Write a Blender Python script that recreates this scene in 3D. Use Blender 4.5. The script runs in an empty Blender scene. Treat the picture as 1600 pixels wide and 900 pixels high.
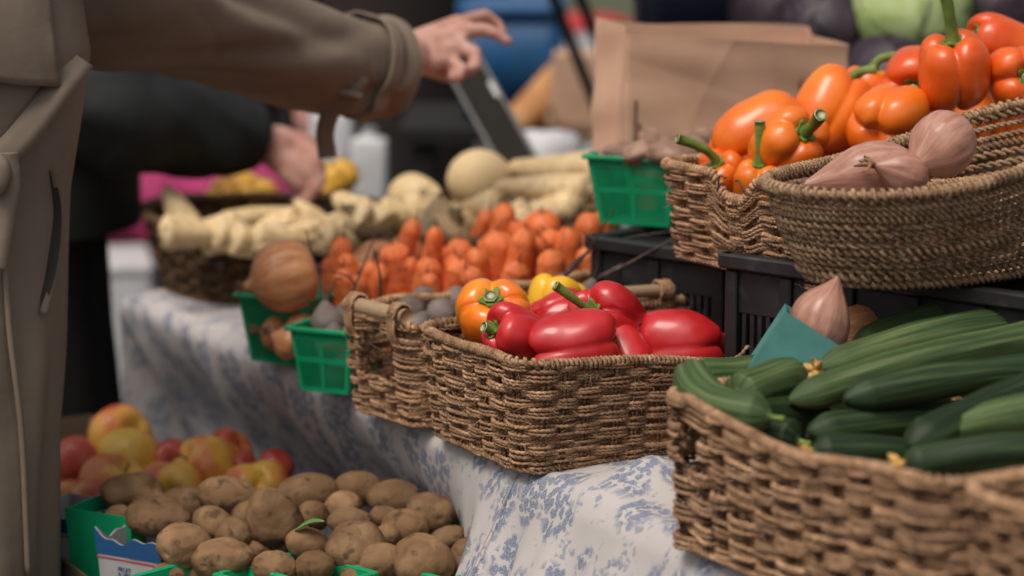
import bpy, math, random
import numpy as np
from mathutils import Vector, Matrix, Quaternion

# ------------------------------------------------------------------ camera, world, sun, exposure
SC = bpy.context.scene
COL = SC.collection
CAMZ, PITCH, FPX = 1.44, math.radians(10.0), 3764.0
TZ = 0.75                                   # table top height
cam_d = bpy.data.cameras.new('camera')
cam = bpy.data.objects.new('camera', cam_d); COL.objects.link(cam)
cam.location = (0, 0, CAMZ); cam.rotation_euler = (math.pi/2 - PITCH, 0, 0)
cam_d.sensor_width = 36; cam_d.lens = 36*FPX/1600
cam_d.clip_start = 0.05; cam_d.clip_end = 500
cam_d.dof.use_dof = True; cam_d.dof.focus_distance = 2.74; cam_d.dof.aperture_fstop = 2.5
SC.camera = cam

SUN_EL, SUN_AZ = math.radians(60), math.radians(38)       # azimuth from behind the camera towards its left side
world = bpy.data.worlds.new('World'); SC.world = world; world.use_nodes = True
wn = world.node_tree; wn.nodes.clear()
w_out = wn.nodes.new('ShaderNodeOutputWorld'); w_bg = wn.nodes.new('ShaderNodeBackground')
w_sky = wn.nodes.new('ShaderNodeTexSky'); w_hs = wn.nodes.new('ShaderNodeHueSaturation')
w_sky.sky_type = 'NISHITA'; w_sky.sun_disc = False
w_sky.sun_elevation = SUN_EL; w_sky.air_density = 1.0; w_sky.dust_density = 6.0; w_sky.ozone_density = 1.0
w_hs.inputs['Saturation'].default_value = 0.30
w_bg.inputs['Strength'].default_value = 0.078
wn.links.new(w_sky.outputs[0], w_hs.inputs['Color']); wn.links.new(w_hs.outputs[0], w_bg.inputs[0])
wn.links.new(w_bg.outputs[0], w_out.inputs[0])
sun_d = bpy.data.lights.new('sun', 'SUN'); sun_d.energy = 1.5; sun_d.angle = math.radians(28); sun_d.color = (1, 0.88, 0.74)
sun = bpy.data.objects.new('sun', sun_d); COL.objects.link(sun)
sdir = Vector((-math.sin(SUN_AZ)*math.cos(SUN_EL), -math.cos(SUN_AZ)*math.cos(SUN_EL), math.sin(SUN_EL)))   # towards the sun
sun.rotation_euler = sdir.to_track_quat('Z', 'Y').to_euler()
w_sky.sun_rotation = math.atan2(sdir.x, sdir.y)
SC.view_settings.view_transform = 'Standard'; SC.view_settings.look = 'None'
SC.view_settings.exposure = 0.34; SC.view_settings.gamma = 1.0; SC.view_settings.use_curve_mapping = False
SC.render.engine = 'CYCLES'
SC.cycles.use_denoising = True
SC.cycles.max_bounces = 8; SC.cycles.diffuse_bounces = 4; SC.cycles.glossy_bounces = 3; SC.cycles.transmission_bounces = 6

# ------------------------------------------------------------------ helpers
rng = np.random.default_rng(7); random.seed(7)
cP, sP = math.cos(PITCH), math.sin(PITCH)
def ray(px, py):
    a, b = (px-800)/FPX, (450-py)/FPX
    return np.array([a, cP + b*sP, -sP + b*cP])
def pz(px, py, z):
    d = ray(px, py); t = (z-CAMZ)/d[2]; return np.array([0, 0, CAMZ]) + d*t
def py_(px, py, Y):
    d = ray(px, py); t = Y/d[1]; return np.array([0, 0, CAMZ]) + d*t
def project(p):
    q = np.asarray(p, float) - np.array([0, 0, CAMZ])
    f = q[1]*cP - q[2]*sP; u = q[1]*sP + q[2]*cP
    return 800 + FPX*q[0]/f, 450 - FPX*u/f
def unit(v):
    v = np.asarray(v, float); return v/(np.linalg.norm(v)+1e-12)

class MB:
    """collects vertices and faces; build() links them as one mesh object"""
    def __init__(s): s.v, s.t, s.q, s.tri, s.n = [], [], [], [], 0
    def add(s, v, quads=None, tris=None, tuv=None):
        v = np.asarray(v, float).reshape(-1, 3)
        if quads is not None and len(quads): s.q.append(np.asarray(quads, int).reshape(-1, 4)+s.n)
        if tris is not None and len(tris): s.tri.append(np.asarray(tris, int).reshape(-1, 3)+s.n)
        s.t.append(np.zeros_like(v) if tuv is None else np.asarray(tuv, float).reshape(-1, 3))
        s.v.append(v); s.n += len(v); return s
    def mesh(s, name, smooth=True, origin=(0, 0, 0)):
        v = np.concatenate(s.v) - np.asarray(origin, float)
        q = np.concatenate(s.q) if s.q else np.zeros((0, 4), int)
        t = np.concatenate(s.tri) if s.tri else np.zeros((0, 3), int)
        m = bpy.data.meshes.new(name)
        m.vertices.add(len(v)); m.vertices.foreach_set('co', v.astype(np.float32).ravel())
        m.loops.add(len(q)*4+len(t)*3); m.polygons.add(len(q)+len(t))
        m.loops.foreach_set('vertex_index', np.concatenate([q.ravel(), t.ravel()]).astype(np.int32))
        ls = np.concatenate([np.arange(len(q))*4, len(q)*4+np.arange(len(t))*3]).astype(np.int32)
        m.polygons.foreach_set('loop_start', ls)
        m.update(calc_edges=True)
        m.polygons.foreach_set('use_smooth', np.full(len(q)+len(t), bool(smooth)))
        a = m.attributes.new('tuv', 'FLOAT_VECTOR', 'POINT')
        a.data.foreach_set('vector', np.concatenate(s.t).astype(np.float32).ravel())
        m.validate(); return m
    def build(s, name, mat, parent=None, smooth=True, loc=None):
        """vertices are in world space for top-level things placed at loc, in the parent's space for parts"""
        m = s.mesh(name, smooth, (0, 0, 0) if loc is None else loc)
        o = bpy.data.objects.new(name, m); COL.objects.link(o)
        if mat: m.materials.append(mat)
        if loc is not None: o.location = loc
        if parent is not None: o.parent = parent
        return o

def tag(o, label, cat, group=None, kind=None):
    if label: o['label'] = label
    if cat: o['category'] = cat
    if group: o['group'] = group
    if kind: o['kind'] = kind
    return o
def thing(name, label, cat, loc, rot=(0, 0, 0), group=None):
    o = bpy.data.objects.new(name, None); COL.objects.link(o)
    o.location = tuple(loc); o.rotation_euler = rot; o.empty_display_size = 0.05
    return tag(o, label, cat, group)
def copy_tree(o, parent=None):
    c = o.copy(); COL.objects.link(c); c.parent = parent
    for ch in list(o.children): copy_tree(ch, c)
    return c
def structure(o): o['kind'] = 'structure'; return o

def gridq(n, m, cn=False, cm=False):
    """quads of an n x m vertex grid, wrapped in either direction"""
    i = np.arange(n if cn else n-1); j = np.arange(m if cm else m-1)
    I, J = np.meshgrid(i, j, indexing='ij'); I2, J2 = (I+1) % n, (J+1) % m
    return np.stack([I*m+J, I2*m+J, I2*m+J2, I*m+J2], -1).reshape(-1, 4)
def frames(P, up=(0, 0, 1)):
    P = np.asarray(P, float); T = np.gradient(P, axis=0); T /= np.linalg.norm(T, axis=1)[:, None]+1e-12
    up = np.asarray(up, float)
    if abs(T[0] @ up) > 0.9: up = np.array([1., 0, 0]) if abs(T[0][0]) < .8 else np.array([0, 1., 0])
    U = np.zeros_like(T); u = up - T[0]*(T[0] @ up)
    for i in range(len(T)):
        u = u - T[i]*(T[i] @ u); u /= np.linalg.norm(u)+1e-12; U[i] = u
    return T, U, np.cross(T, U)
def spline(pts, n):
    """Catmull-Rom through pts, n samples"""
    p = np.asarray(pts, float); p = np.vstack([2*p[0]-p[1], p, 2*p[-1]-p[-2]])
    u = np.linspace(0, len(p)-3-1e-9, n); i = u.astype(int); f = (u-i)[:, None]
    a, b, c, d = p[i], p[i+1], p[i+2], p[i+3]
    return 0.5*((2*b)+(c-a)*f+(2*a-5*b+4*c-d)*f**2+(3*b-a-3*c+d)*f**3)
def tube(mb, P, R, n=8, cap=True, sy=1.0, disp=None, up=(0, 0, 1)):
    """round tube along P with radii R; disp(u, ang) scales the radius"""
    P = np.asarray(P, float); N = len(P); R = np.broadcast_to(np.asarray(R, float), (N,))
    T, U, B = frames(P, up); ang = np.linspace(0, 2*np.pi, n, endpoint=False)
    s = np.concatenate([[0], np.cumsum(np.linalg.norm(np.diff(P, axis=0), axis=1))])
    k = R[:, None]*np.ones((1, n))
    if disp is not None: k = k*disp(s[:, None], ang[None, :])
    V = P[:, None]+k[..., None]*(np.cos(ang)[None, :, None]*U[:, None]+sy*np.sin(ang)[None, :, None]*B[:, None])
    tuv = np.stack(np.broadcast_arrays(s[:, None], np.cos(ang)[None], np.sin(ang)[None]), -1)
    q = gridq(N, n, False, True)[:, ::-1]; tr = None
    v = V.reshape(-1, 3); tu = tuv.reshape(-1, 3)
    if cap:
        v = np.vstack([v, P[:1], P[-1:]]); tu = np.vstack([tu, [[0, 0, 0]], [[s[-1], 0, 0]]])
        a = np.arange(n); b = (a+1) % n; e = (N-1)*n
        tr = np.vstack([np.stack([np.full(n, N*n), a, b], -1), np.stack([np.full(n, N*n+1), e+b, e+a], -1)])
    mb.add(v, q, tr, tu); return mb
BOXF = [[0, 3, 2, 1], [4, 5, 6, 7], [0, 1, 5, 4], [1, 2, 6, 5], [2, 3, 7, 6], [3, 0, 4, 7]]
def box(mb, lo, hi, bev=0.0, M=None):
    lo, hi = np.minimum(lo, hi).astype(float), np.maximum(lo, hi).astype(float)
    if bev <= 0:
        v = np.array([[x, y, z] for z in (lo[2], hi[2]) for x, y in ((lo[0], lo[1]), (hi[0], lo[1]), (hi[0], hi[1]), (lo[0], hi[1]))])
        q = BOXF; tr = None
    else:
        v = []; c = (lo+hi)/2; h = (hi-lo)/2; bev = min(bev, h.min()*0.95)
        idx = {}
        for sx in (-1, 1):
            for sy in (-1, 1):
                for sz in (-1, 1):
                    sg = np.array([sx, sy, sz])
                    for ax in range(3):
                        p = h-bev; p = p.copy(); p[ax] = h[ax]
                        idx[(sx, sy, sz, ax)] = len(v); v.append(c+sg*p)
        q, tr = [], []
        for ax in range(3):
            a, b = (ax+1) % 3, (ax+2) % 3
            for sg in (-1, 1):
                f = []
                for s1, s2 in ((-1, -1), (1, -1), (1, 1), (-1, 1)):
                    k = [0, 0, 0]; k[ax] = sg; k[a] = s1; k[b] = s2; f.append(idx[(*k, ax)])
                q.append(f if sg > 0 else f[::-1])
            for s1 in (-1, 1):
                for s2 in (-1, 1):
                    f = []
                    for sg, w in ((-1, a), (1, a), (1, b), (-1, b)):
                        k = [0, 0, 0]; k[ax] = sg; k[a] = s1; k[b] = s2; f.append(idx[(*k, w)])
                    q.append(f if s1*s2 > 0 else f[::-1])
        for sx in (-1, 1):
            for sy in (-1, 1):
                for sz in (-1, 1):
                    f = [idx[(sx, sy, sz, k)] for k in range(3)]
                    tr.append(f if sx*sy*sz > 0 else f[::-1])
        v = np.array(v)
    if M is not None: v = v @ np.asarray(M)[:3, :3].T + np.asarray(M)[:3, 3]
    mb.add(v, q, tr); return mb
class Wob:
    """cheap smooth noise: a sum of random sines"""
    def __init__(s, seed, n=10, k=1.0):
        r = np.random.default_rng(seed); s.k = r.normal(size=(n, 3))*k; s.p = r.uniform(0, 6.28, n); s.a = 1/np.sqrt(n)
    def __call__(s, p): return np.sin(p @ s.k.T + s.p).sum(-1)*s.a
_ico = {}
def ico(sub):
    if sub in _ico: return _ico[sub]
    g = (1+5**.5)/2
    v = [(-1, g, 0), (1, g, 0), (-1, -g, 0), (1, -g, 0), (0, -1, g), (0, 1, g), (0, -1, -g), (0, 1, -g), (g, 0, -1), (g, 0, 1), (-g, 0, -1), (-g, 0, 1)]
    f = [(0, 11, 5), (0, 5, 1), (0, 1, 7), (0, 7, 10), (0, 10, 11), (1, 5, 9), (5, 11, 4), (11, 10, 2), (10, 7, 6), (7, 1, 8),
         (3, 9, 4), (3, 4, 2), (3, 2, 6), (3, 6, 8), (3, 8, 9), (4, 9, 5), (2, 4, 11), (6, 2, 10), (8, 6, 7), (9, 8, 1)]
    v = [np.array(p)/np.linalg.norm(p) for p in v]
    for _ in range(sub):
        nf, mid = [], {}
        def md(a, b):
            k = (min(a, b), max(a, b))
            if k not in mid: mid[k] = len(v); v.append(unit(v[a]+v[b]))
            return mid[k]
        for a, b, c in f:
            ab, bc, ca = md(a, b), md(b, c), md(c, a); nf += [(a, ab, ca), (b, bc, ab), (c, ca, bc), (ab, bc, ca)]
        f = nf
    _ico[sub] = (np.array(v), np.array(f)); return _ico[sub]
def rot_to(axis, spin=0.0):
    """3x3 matrix that takes local z to axis"""
    q = Vector(tuple(unit(axis))).to_track_quat('Z', 'Y') @ Quaternion((0, 0, 1), spin)
    return np.array(q.to_matrix())
ORD = ['', 'first', 'second', 'third', 'fourth', 'fifth', 'sixth', 'seventh', 'eighth', 'ninth', 'tenth', 'eleventh', 'twelfth', 'thirteenth',
       'fourteenth', 'fifteenth', 'sixteenth', 'seventeenth', 'eighteenth', 'nineteenth', 'twentieth']
def ordinal(n):
    if n <= 20: return ORD[n]
    t = {2: 'twenty', 3: 'thirty', 4: 'forty'}[n//10]
    return t+'-'+ORD[n % 10] if n % 10 else {20: 'twentieth', 30: 'thirtieth', 40: 'fortieth'}[n]

# ------------------------------------------------------------------ materials
def mk(name, ramp, scale=20, detail=4, rough=0.6, bump=0.0, bscale=200, coat=0.0, sss=0.0, spec=0.5, stretch=None, rand=0.15,
       speck=None, metal=0.0, coord='Object', dist=0.0, sssr=(0.3, 0.1, 0.05), rvar=0.0):
    m = bpy.data.materials.new(name); m.use_nodes = True; nt = m.node_tree; N, L = nt.nodes, nt.links
    b = N['Principled BSDF']
    if coord == 'tuv':
        tc = N.new('ShaderNodeAttribute'); tc.attribute_name = 'tuv'; co = tc.outputs['Vector']
    else:
        tc = N.new('ShaderNodeTexCoord'); co = tc.outputs[coord]
    oi = N.new('ShaderNodeObjectInfo')
    mp = N.new('ShaderNodeMapping'); L.new(co, mp.inputs['Vector'])
    if stretch: mp.inputs['Scale'].default_value = stretch
    mul = N.new('ShaderNodeMath'); mul.operation = 'MULTIPLY'; mul.inputs[1].default_value = 37.0; L.new(oi.outputs['Random'], mul.inputs[0])
    cb = N.new('ShaderNodeCombineXYZ'); L.new(mul.outputs[0], cb.inputs[0]); L.new(mul.outputs[0], cb.inputs[1])
    L.new(cb.outputs[0], mp.inputs['Location'])
    nz = N.new('ShaderNodeTexNoise'); nz.inputs['Scale'].default_value = scale; nz.inputs['Detail'].default_value = detail
    nz.inputs['Distortion'].default_value = dist
    L.new(mp.outputs[0], nz.inputs['Vector'])
    rp = N.new('ShaderNodeValToRGB'); els = rp.color_ramp.elements
    while len(els) < len(ramp): els.new(0.5)
    for e, (p, c) in zip(els, ramp): e.position = p; e.color = (*c, 1)
    L.new(nz.outputs['Fac'], rp.inputs['Fac']); out = rp.outputs['Color']
    if speck:                                                    # (colour, scale, low, high, amount)
        sc_, lo, hi = speck[1], speck[2], speck[3]
        n2 = N.new('ShaderNodeTexNoise'); n2.inputs['Scale'].default_value = sc_; n2.inputs['Detail'].default_value = 3
        L.new(mp.outputs[0], n2.inputs['Vector'])
        mr = N.new('ShaderNodeMapRange'); mr.inputs[1].default_value = lo; mr.inputs[2].default_value = hi; mr.inputs[4].default_value = speck[4]
        L.new(n2.outputs['Fac'], mr.inputs[0])
        mx = N.new('ShaderNodeMixRGB'); L.new(mr.outputs[0], mx.inputs[0]); L.new(out, mx.inputs[1]); mx.inputs[2].default_value = (*speck[0], 1)
        out = mx.outputs[0]
    if rand:
        hs = N.new('ShaderNodeHueSaturation'); mr2 = N.new('ShaderNodeMapRange')
        mr2.inputs[3].default_value = 1-rand; mr2.inputs[4].default_value = 1+rand
        L.new(oi.outputs['Random'], mr2.inputs[0]); L.new(mr2.outputs[0], hs.inputs['Value']); L.new(out, hs.inputs['Color']); out = hs.outputs['Color']
    L.new(out, b.inputs['Base Color'])
    b.inputs['Roughness'].default_value = rough; b.inputs['Specular IOR Level'].default_value = spec; b.inputs['Metallic'].default_value = metal
    if rvar:
        mr3 = N.new('ShaderNodeMapRange'); mr3.inputs[1].default_value = .3; mr3.inputs[2].default_value = .7
        mr3.inputs[3].default_value = rough-rvar; mr3.inputs[4].default_value = rough+rvar
        L.new(nz.outputs['Fac'], mr3.inputs[0]); L.new(mr3.outputs[0], b.inputs['Roughness'])
    if coat: b.inputs['Coat Weight'].default_value = coat; b.inputs['Coat Roughness'].default_value = 0.12
    if sss:
        b.inputs['Subsurface Weight'].default_value = sss; b.inputs['Subsurface Radius'].default_value = sssr; b.inputs['Subsurface Scale'].default_value = 0.02
    if bump:
        nb = N.new('ShaderNodeTexNoise'); nb.inputs['Scale'].default_value = bscale; nb.inputs['Detail'].default_value = 5
        L.new(mp.outputs[0], nb.inputs['Vector'])
        bp = N.new('ShaderNodeBump'); bp.inputs['Strength'].default_value = bump; bp.inputs['Distance'].default_value = 0.004
        L.new(nb.outputs['Fac'], bp.inputs['Height']); L.new(bp.outputs[0], b.inputs['Normal'])
    return m
def flat(name, c, rough=0.6, **k): return mk(name, [(0.3, tuple(x*0.88 for x in c)), (0.7, tuple(min(1, x*1.1) for x in c))], rough=rough, **k)

M = {}
M['rope'] = mk('seagrass_rope', [(.25, (.21, .110, .054)), (.5, (.40, .235, .133)), (.75, (.58, .375, .235))], scale=70, detail=6, rough=.74, bump=.6, bscale=420, rand=.30, spec=.22, speck=((.10, .055, .028), 28, .55, .72, .55))
M['rope_grey'] = mk('seagrass_rope_aged', [(.25, (.19, .112, .058)), (.5, (.34, .215, .125)), (.75, (.50, .345, .22))], scale=70, detail=6, rough=.74, bump=.6, bscale=420, rand=.26, spec=.22, speck=((.09, .05, .028), 28, .55, .72, .55))
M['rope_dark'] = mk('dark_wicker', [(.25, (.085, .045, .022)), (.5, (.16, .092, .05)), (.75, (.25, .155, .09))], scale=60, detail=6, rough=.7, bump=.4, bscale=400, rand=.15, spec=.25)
M['dowel'] = mk('bare_wood_dowel', [(.3, (.30, .195, .11)), (.7, (.43, .30, .19))], scale=30, detail=6, rough=.6, stretch=(3, 1, 1), coord='tuv', bump=.2, bscale=120)
M['red_pep'] = mk('red_pepper_skin', [(.3, (.40, .008, .014)), (.55, (.54, .018, .022)), (.8, (.62, .05, .035))], scale=14, detail=2, rough=.34, rvar=.06, bump=.04, bscale=90, coat=.30, sss=.12, sssr=(.5, .08, .05), rand=.10)
M['org_pep'] = mk('orange_pepper_skin', [(.3, (.78, .13, .008)), (.55, (.85, .19, .012)), (.8, (.92, .27, .02))], scale=14, detail=2, rough=.34, rvar=.06, bump=.04, bscale=90, coat=.28, sss=.12, sssr=(.6, .2, .05), rand=.07)
M['mix_pep'] = mk('orange_yellow_pepper_skin', [(.3, (.80, .12, .008)), (.5, (.90, .24, .012)), (.7, (.95, .38, .02))], scale=16, detail=2, rough=.26, coat=.45, sss=.12, sssr=(.6, .2, .05), rand=.05)
M['yel_pep'] = mk('yellow_pepper_skin', [(.3, (.80, .40, .012)), (.7, (.92, .52, .03))], scale=14, detail=2, rough=.34, rvar=.06, bump=.04, bscale=90, coat=.28, sss=.12, sssr=(.6, .4, .05), rand=.05)
M['deep_org'] = mk('red_orange_pepper_skin', [(.3, (.68, .075, .006)), (.55, (.78, .115, .009)), (.8, (.86, .17, .015))], scale=14, detail=2, rough=.34, rvar=.06, bump=.04, bscale=90, coat=.28, sss=.12, sssr=(.6, .2, .05), rand=.07)
M['canopy'] = flat('canopy_cloth', (.16, .16, .17), .9)
M['stem'] = mk('green_stem', [(.3, (.09, .16, .02)), (.7, (.20, .30, .06))], scale=60, rough=.55, bump=.25, bscale=250)
M['stem_cut'] = mk('cut_stem', [(.3, (.30, .36, .16)), (.7, (.48, .52, .30))], scale=200, rough=.7)
M['cuke'] = mk('cucumber_skin', [(.32, (.009, .019, .008)), (.5, (.016, .034, .012)), (.70, (.050, .085, .028))], scale=5, detail=6, rough=.50, coat=.0, spec=.32, stretch=(1.5, 1, 1), coord='tuv', bump=.25, bscale=14, rand=.25, rvar=.08)
M['cuke_light'] = mk('pale_cucumber_skin', [(.32, (.026, .055, .017)), (.5, (.062, .108, .034)), (.70, (.15, .195, .08))], scale=5, detail=6, rough=.54, coat=.0, spec=.32, stretch=(1.5, 1, 1), coord='tuv', bump=.25, bscale=14, rand=.15)
M['blossom'] = mk('dry_blossom', [(.3, (.45, .22, .05)), (.7, (.72, .46, .16))], scale=200, rough=.8)
M['potato'] = mk('potato_skin', [(.28, (.13, .070, .034)), (.5, (.215, .125, .064)), (.75, (.32, .20, .108))], scale=26, detail=7, rough=.80, bump=.45, bscale=110, rand=.24, spec=.18, dist=.6, speck=((.055, .033, .02), 48, .58, .68, .75))
M['apple'] = mk('apple_skin', [(.38, (.74, .42, .07)), (.47, (.72, .30, .06)), (.55, (.55, .11, .045)), (.68, (.40, .035, .03))], scale=13, detail=4, rough=.4, coat=.1, rand=.1, stretch=(1, 1, .4), speck=((.85, .6, .25), 220, .68, .75, .3))
M['apple_yel'] = mk('yellow_apple_skin', [(.38, (.66, .43, .055)), (.52, (.72, .40, .06)), (.63, (.62, .17, .05))], scale=13, detail=3, rough=.4, coat=.1, rand=.08)
M['apple_red'] = mk('red_apple_skin', [(.34, (.70, .30, .06)), (.46, (.56, .11, .04)), (.66, (.36, .03, .028))], scale=14, detail=4, rough=.38, coat=.1, rand=.1)
M['carrot'] = mk('carrot_skin', [(.25, (.58, .10, .022)), (.5, (.74, .175, .045)), (.78, (.80, .28, .11))], scale=45, detail=6, rough=.62, stretch=(1.6, .035, .035), coord='tuv', bump=.3, bscale=90, rand=.10, speck=((.26, .10, .05), 60, .62, .70, .75))
M['parsnip'] = mk('parsnip_skin', [(.25, (.54, .36, .17)), (.5, (.74, .55, .30)), (.78, (.84, .69, .44))], scale=40, detail=6, rough=.68, stretch=(1.6, .04, .04), coord='tuv', bump=.3, bscale=80, rand=.09, speck=((.30, .17, .07), 40, .62, .70, .7))
M['parsnip_top'] = mk('parsnip_crown', [(.3, (.16, .115, .05)), (.7, (.36, .28, .14))], scale=120, rough=.8)
M['onion'] = mk('onion_skin', [(.3, (.52, .185, .07)), (.5, (.66, .28, .12)), (.75, (.76, .40, .20))], scale=5, detail=7, rough=.38, coat=.12, stretch=(7, 1, 1), coord='tuv', rand=.08, bump=.08, bscale=9)
M['shallot'] = mk('shallot_skin', [(.3, (.31, .135, .095)), (.5, (.43, .215, .155)), (.75, (.54, .32, .24))], scale=5, detail=7, rough=.40, coat=.1, stretch=(7, 1, 1), coord='tuv', rand=.09, bump=.10, bscale=9, speck=((.36, .13, .10), 9, .56, .66, .55))
M['shallot_tip'] = mk('dry_shallot_tip', [(.3, (.12, .055, .03)), (.7, (.34, .18, .10))], scale=200, rough=.8)
M['beet'] = mk('beet_skin', [(.3, (.11, .086, .076)), (.55, (.20, .162, .148)), (.8, (.31, .26, .24))], scale=30, detail=6, rough=.72, bump=.3, bscale=150, rand=.15, spec=.25)
M['root'] = mk('thin_root', [(.3, (.055, .035, .03)), (.7, (.12, .085, .075))], scale=80, rough=.8)
M['ginger'] = mk('knobbly_root_skin', [(.3, (.19, .105, .075)), (.55, (.32, .195, .14)), (.8, (.44, .29, .21))], scale=45, detail=6, rough=.75, bump=.35, bscale=160, rand=.15)
M['green_pl'] = mk('green_plastic', [(.3, (.004, .28, .115)), (.7, (.008, .38, .165))], scale=10, rough=.36, spec=.45, rand=.06, sss=0)
M['black_pl'] = mk('black_plastic', [(.3, (.010, .010, .012)), (.7, (.024, .023, .025))], scale=18, detail=6, rough=.48, bump=.1, bscale=200, rand=.1, speck=((.05, .045, .042), 40, .58, .72, .6))
M['navy_pl'] = flat('navy_plastic', (.010, .016, .040), .45)
M['blue_pl'] = flat('blue_plastic', (.008, .085, .23), .45)
M['paper'] = mk('kraft_paper', [(.3, (.52, .315, .21)), (.6, (.63, .40, .28)), (.8, (.70, .47, .34))], scale=7, detail=6, rough=.82, bump=.15, bscale=300, rand=0, spec=.2)
M['paper_ink'] = flat('bag_print', (.20, .10, .06), .85)
M['teal'] = mk('teal_carton', [(.3, (.055, .20, .185)), (.7, (.08, .255, .235))], scale=40, detail=5, rough=.75, bump=.15, bscale=500, rand=0)
M['carton_white'] = mk('carton_white', [(.3, (.36, .35, .35)), (.7, (.45, .44, .44))], scale=30, rough=.7)
M['carton_blue'] = flat('carton_blue', (.012, .085, .24), .65)
M['carton_red'] = flat('carton_red', (.42, .03, .035), .65)
M['carton_in'] = flat('carton_inner', (.10, .065, .04), .8)
M['leafgreen'] = mk('leaf_green', [(.3, (.07, .20, .04)), (.7, (.15, .32, .09))], scale=60, rough=.5)
M['cabbage'] = mk('cabbage_leaf', [(.3, (.28, .40, .12)), (.5, (.42, .53, .21)), (.75, (.58, .66, .36))], scale=12, detail=5, rough=.5, rand=.05, dist=1.5)
M['redcab'] = mk('red_cabbage_leaf', [(.3, (.012, .006, .011)), (.55, (.028, .014, .024)), (.8, (.06, .034, .05))], scale=14, detail=5, rough=.5, rand=.15, dist=1.5)
M['skin'] = mk('skin', [(.3, (.40, .18, .14)), (.5, (.52, .275, .215)), (.72, (.62, .375, .31))], scale=34, detail=7, rough=.52, sss=.2, sssr=(.4, .15, .08), rand=0, bump=.22, bscale=160, spec=.35)
M['hair'] = flat('dark_hair', (.03, .018, .01), .5)
M['trench'] = mk('taupe_coat_fabric', [(.3, (.195, .150, .112)), (.55, (.230, .180, .136)), (.8, (.262, .208, .160))], scale=6, detail=5, rough=.75, bump=.7, bscale=16, rand=0, spec=.25)
M['trench_dk'] = flat('coat_pocket_lining', (.035, .027, .022), .85)
M['jacket'] = mk('black_jacket_fabric', [(.3, (.010, .012, .012)), (.7, (.022, .026, .026))], scale=8, detail=5, rough=.7, bump=.7, bscale=18, rand=0, spec=.25)
M['blackcloth'] = flat('black_cloth', (.008, .007, .007), .85)
M['brown_apron'] = flat('dark_brown_cloth', (.018, .011, .009), .85)
M['magenta'] = mk('magenta_cloth', [(.3, (.24, .012, .075)), (.7, (.36, .025, .12))], scale=5, rough=.8)
M['lilac'] = flat('lilac_cloth', (.42, .32, .52), .8)
M['white_pl'] = flat('white_plastic', (.66, .66, .67), .4)
M['white_cl'] = flat('white_cloth', (.62, .62, .65), .85)
M['steel'] = flat('steel', (.20, .195, .19), .5, metal=.6)
M['greypanel'] = flat('grey_board', (.028, .025, .022), .85, spec=.2)
M['bread'] = mk('bread_crust', [(.3, (.34, .13, .04)), (.6, (.52, .26, .10)), (.8, (.66, .42, .24))], scale=14, detail=5, rough=.75)
M['squash'] = mk('yellow_squash_skin', [(.3, (.72, .36, .03)), (.6, (.80, .47, .06)), (.8, (.70, .22, .05))], scale=12, rough=.45)
M['redpack'] = flat('red_packet', (.48, .03, .03), .5)
M['asphalt'] = mk('asphalt', [(.3, (.035, .034, .034)), (.6, (.05, .049, .048)), (.8, (.07, .068, .065))], scale=3, detail=9, rough=.9, bump=.5, bscale=120, rand=0)
M['grass_far'] = mk('verge', [(.3, (.05, .06, .03)), (.7, (.09, .095, .05))], scale=3, detail=8, rough=.95, rand=0)
M['table_wood'] = mk('table_wood', [(.3, (.15, .09, .05)), (.7, (.25, .16, .09))], scale=12, rough=.7, stretch=(1, 8, 1))
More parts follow.
